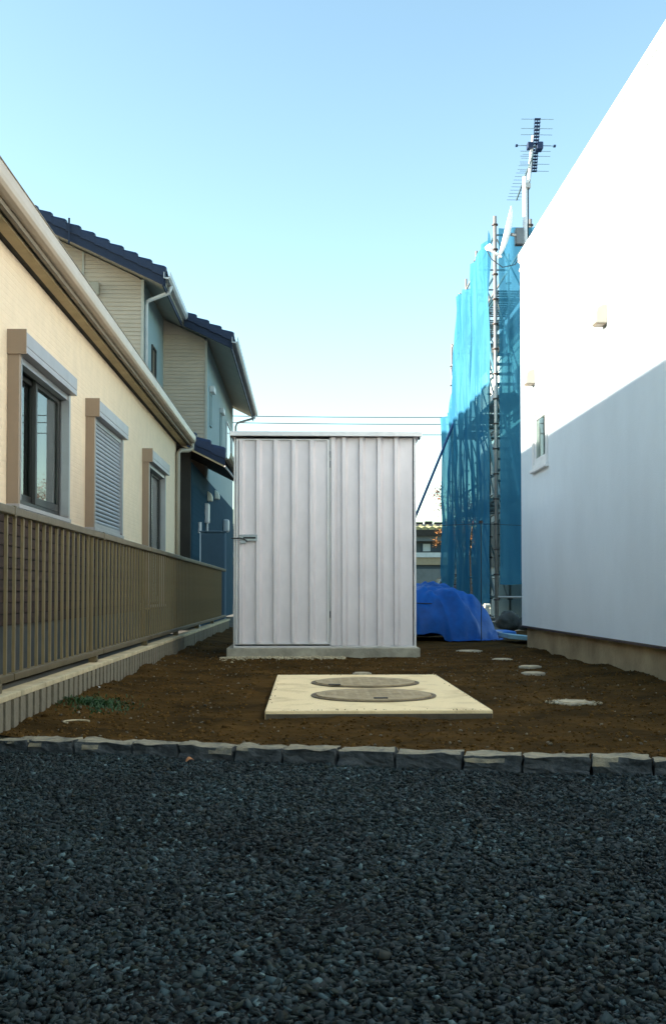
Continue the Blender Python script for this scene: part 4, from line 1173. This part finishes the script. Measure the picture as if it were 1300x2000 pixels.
frf = MB().prism([(51.3, 3.75), (56, 4.35), (60.5, 3.75)], 'x', -4.6, 16.6).build('roof', M['roofmetal'], fb)
ftm = MB().prism([(-.16, 0), (-.13, .10), (0, .16), (.13, .10), (.16, 0)], 'y', 0, .45).mesh('roof_tile', M['fartile'])
for r_ in range(4):
    for i in range(57):
        piece('roof_tile', ftm, frf, (-4.4 + i * .37, 51.35 + r_ * .46, 3.76 + r_ * .055), rot=(R(7), 0, 0))
rt = MB()
for i in range(40):
    rt.box(-4.4 + i * .52, -4.4 + i * .52 + .4, 55.8, 56.2, 4.33, 4.45 + .05 * (i % 2))
rt.build('ridge_tiles', M['darkwall'], frf)

# parked car (mostly hidden)
car = empty('parked_car', (7.3, 44, 0), 'dark parked car half hidden between tarpaulin heap and blue net', 'car')
prof = [(5.35, .35), (5.30, .75), (5.45, .92), (6.1, 1.0), (6.0, 1.0), (9.2, 1.0), (9.5, .9), (9.55, .4)]
MB().prism([(5.35, .32), (5.30, .72), (5.42, .90), (9.25, .98), (9.5, .88), (9.55, .40)], 'y', 43.2, 44.8).build('body', M['carpaint'], car, bevel=.06)
MB().prism([(5.55, .90), (5.75, 1.22), (6.2, 1.36), (7.3, 1.40), (8.3, 1.34), (9.0, .96)], 'y', 43.3, 44.7).build('cabin', M['darkglass'], car, bevel=.04)
MB().prism([(5.70, 1.23), (6.2, 1.375), (7.3, 1.415), (8.3, 1.355), (8.3, 1.33), (7.3, 1.385), (6.2, 1.345), (5.78, 1.21)], 'y', 43.28, 44.72).build('roof', M['carpaint'], car, bevel=.02)
for x in (6.1, 8.7):
    for y in (43.15, 44.6):
        wh = MB().tube([(x, y, .31), (x, y + .2, .31)], .31, 20).build('wheel', M['rubber'], car)
        MB().tube([(x, y - .01, .31), (x, y + .02, .31)], .19, 14).build('rim', M['alu'], wh)
for y in (43.4, 44.35):
    MB().box(5.28, 5.34, y, y + .25, .62, .74).build('headlight', M['whitepl'], car, bevel=.01)

def tree(loc, label, leafm, zc, rad, n, size, h, group):
    t_ = empty('autumn_tree', loc, label, 'tree', group)
    x, y, _ = loc
    tm_ = MB().tube([(x, y, 0), (x + .05, y, h * .5), (x - .05, y + .05, h * .8)], [.11, .08, .04], 8)
    for k_ in range(7):
        a = k_ * 2.4; zz = h * (.45 + .06 * k_)
        tm_.tube([(x, y, zz), (x + math.cos(a) * rad * .7, y + math.sin(a) * rad * .7, zz + rad * .6)], [.035, .012], 5)
    tm_.build('trunk', M['bark'], t_)
    P = []
    cl_ = [Vector((random.gauss(0, .5), random.gauss(0, .5), random.gauss(0, .38))) * rad for _ in range(26)]
    for _ in range(n):
        c = random.choice(cl_)
        d = Vector((random.gauss(0, 1), random.gauss(0, 1), random.gauss(0, 1))) * rad * .13
        P.append((x + c.x + d.x, y + c.y + d.y, zc + c.z + d.z))
    leaves('crown', P, size, leafm, t_)
tree((6.35, 40, 0), 'dark red autumn tree showing beside the far edge of the net', M['redleaf'], 4.0, 1.0, 1800, .05, 4.4, 'autumn trees beyond the net')
tree((7.0, 46, 0), 'low orange autumn tree before the distant tiled roof', M['orangeleaf'], 3.5, .8, 1500, .05, 3.6, 'autumn trees beyond the net')

for i, (za, zb, yw, lab) in enumerate(((6.66, 6.80, 35.0, 'highest of the three thin overhead wires above the shed'), (6.54, 6.62, 35.5, 'middle of the three thin overhead wires above the shed'), (6.26, 6.30, 35.9, 'lowest of the three thin overhead wires above the shed'))):
    P = []
    for k_ in range(25):
        t_ = k_ / 24; x = -14 + 36 * t_
        P.append((x, yw, za + (zb - za) * t_ * 1.3 - 1.1 * (4 * t_ * (1 - t_)) * .35 + .25))
    tag(MB().tube(P, .015, 5).build('overhead_wire', M['wire'], None, P[0]), lab, 'wire', 'overhead wires')

# ------------------------------------------------------------------ neighbour house left of the camera (its bulk keeps the yard in shade)
nb = empty('neighbour_house', (-5, -1, 0), 'neighbouring house beside the gravel, left of the picture edge', 'house')
MB().box(-9.5, -2.9, -9, 5.95, 0, 3.25).build('wall', M['cream'], nb)
MB().prism([(-10.0, 3.25), (-2.4, 3.25), (-2.4, 3.4), (-6.2, 4.9), (-10.0, 3.4)], 'y', -9.4, 6.0).build('roof', M['roofmetal'], nb)
for (a, b) in ((-6, -4.3), (-1.5, .2), (2.2, 3.9)):
    for z in (1.0,):
        fm = MB().box(-2.9, -2.86, a, b, z, z + 1.2).build('window', M['alu'], nb)
        MB().box(-2.86, -2.85, a + .06, b - .06, z + .06, z + 1.14).build('pane', M['darkglass'], fm)

sg = empty('gap_sun_screen', (-3.1, 6.28, 0), 'added upright board screen keeping sun out of the gap between the two left houses', 'sun screen')  # unseen boards added to stop sun reaching the soil through the gap
for i in range(4):
    MB().box(-3.12, -3.09, 5.965 + i * .150, 5.965 + i * .150 + .142, .04, 2.05).build('board', M['bark'], sg)
for z in (.4, 1.7):
    MB().box(-3.085, -3.05, 5.96, 6.56, z, z + .08).build('sun_screen_rail', M['bark'], sg)

# ------------------------------------------------------------------ small details
wc = empty('weed_clump', (-1.08, 5.2, .02), 'small green weed clump at the foot of the ribbed low wall', 'weed')
m_ = MB()
for k_ in range(1100):
    a = random.uniform(0, 6.28); r = abs(random.gauss(0, .085)); x = -1.06 + r * math.cos(a) * 1.3; y = 5.22 + r * math.sin(a) * 2
    z0_ = soil_h(x, y); L_ = random.uniform(.008, .026); b = random.uniform(0, 6.28); w_ = .0028
    dx, dy = math.cos(b), math.sin(b)
    m_.add([(x - dy * w_, y + dx * w_, z0_), (x + dy * w_, y - dx * w_, z0_), (x + dx * L_ * .5 + dy * w_ * 1.3, y + dy * L_ * .5, z0_ + L_ * .7), (x + dx * L_, y + dy * L_, z0_ + L_ * .75), (x + dx * L_ * .5 - dy * w_ * 1.3, y + dy * L_ * .5, z0_ + L_ * .7)], [(0, 1, 2, 4), (4, 2, 3)])
m_.build('blades', M['weed'], wc)['kind'] = 'stuff'

def stone(name, x, y, z, r, m, label, cat, group=None):
    bm = bmesh.new(); bmesh.ops.create_icosphere(bm, subdivisions=2, radius=1)
    for v in bm.verts:
        v.co = v.co * (1 + .3 * noise.noise(v.co * 1.5 + Vector((x * 9, y, 0)))); v.co = Vector((v.co.x * r * 1.3, v.co.y * r, v.co.z * r * .7))
    me = bpy.data.meshes.new(name); bm.to_mesh(me); bm.free(); me.materials.append(m)
    o = bpy.data.objects.new(name, me); col.objects.link(o); o.location = (x, y, z); tag(o, label, cat, group)
stone('white_pebble', -1.19, 5.93, .035, .012, M['dish'], 'single bright white pebble by the ribbed wall foot', 'pebble')
def leaf(x, y, z, s_, rot, label):
    m2 = MB(); v = []; n = 8
    for k_ in range(n + 1):
        t_ = k_ / n; w_ = math.sin(math.pi * t_) ** .8 * .35 * s_
        z_ = .25 * s_ * math.sin(t_ * 3.1)
        v += [(t_ * s_, -w_, z_ + w_ * .5), (t_ * s_, 0, z_), (t_ * s_, w_, z_ + w_ * .6)]
    f = []
    for k_ in range(n):
        a = 3 * k_; f += [(a, a + 1, a + 4, a + 3), (a + 1, a + 2, a + 5, a + 4)]
    m2.add(v, f); o = m2.build('dry_leaf', M['leaf'], None); o.location = (x, y, z); o.rotation_euler = (random.uniform(-.3, .3), random.uniform(-.3, .3), rot)
    tag(o, label, 'leaf', 'fallen dry leaves')
leaf(-.43, 3.70, -.030, .035, .4, 'brown dry leaf lying right against the kerb stones')
leaf(-1.05, 3.15, -.032, .045, 2.2, 'brown dry leaf at the left edge of the gravel')
leaf(-.78, 1.72, -.032, .03, 1.2, 'brown dry leaf nearest the bottom left of the gravel')
ho = MB().tube([(-1.0 + .055 * math.cos(t), 4.52 + .05 * math.sin(t), .018) for t in np.linspace(0.2, 4.2, 14)], .004, 6).build('plastic_ring', M['pebble'], None, (-1.0, 4.52, .018))
tag(ho, 'broken pale ring of hose lying on the earth near the kerb', 'hose')
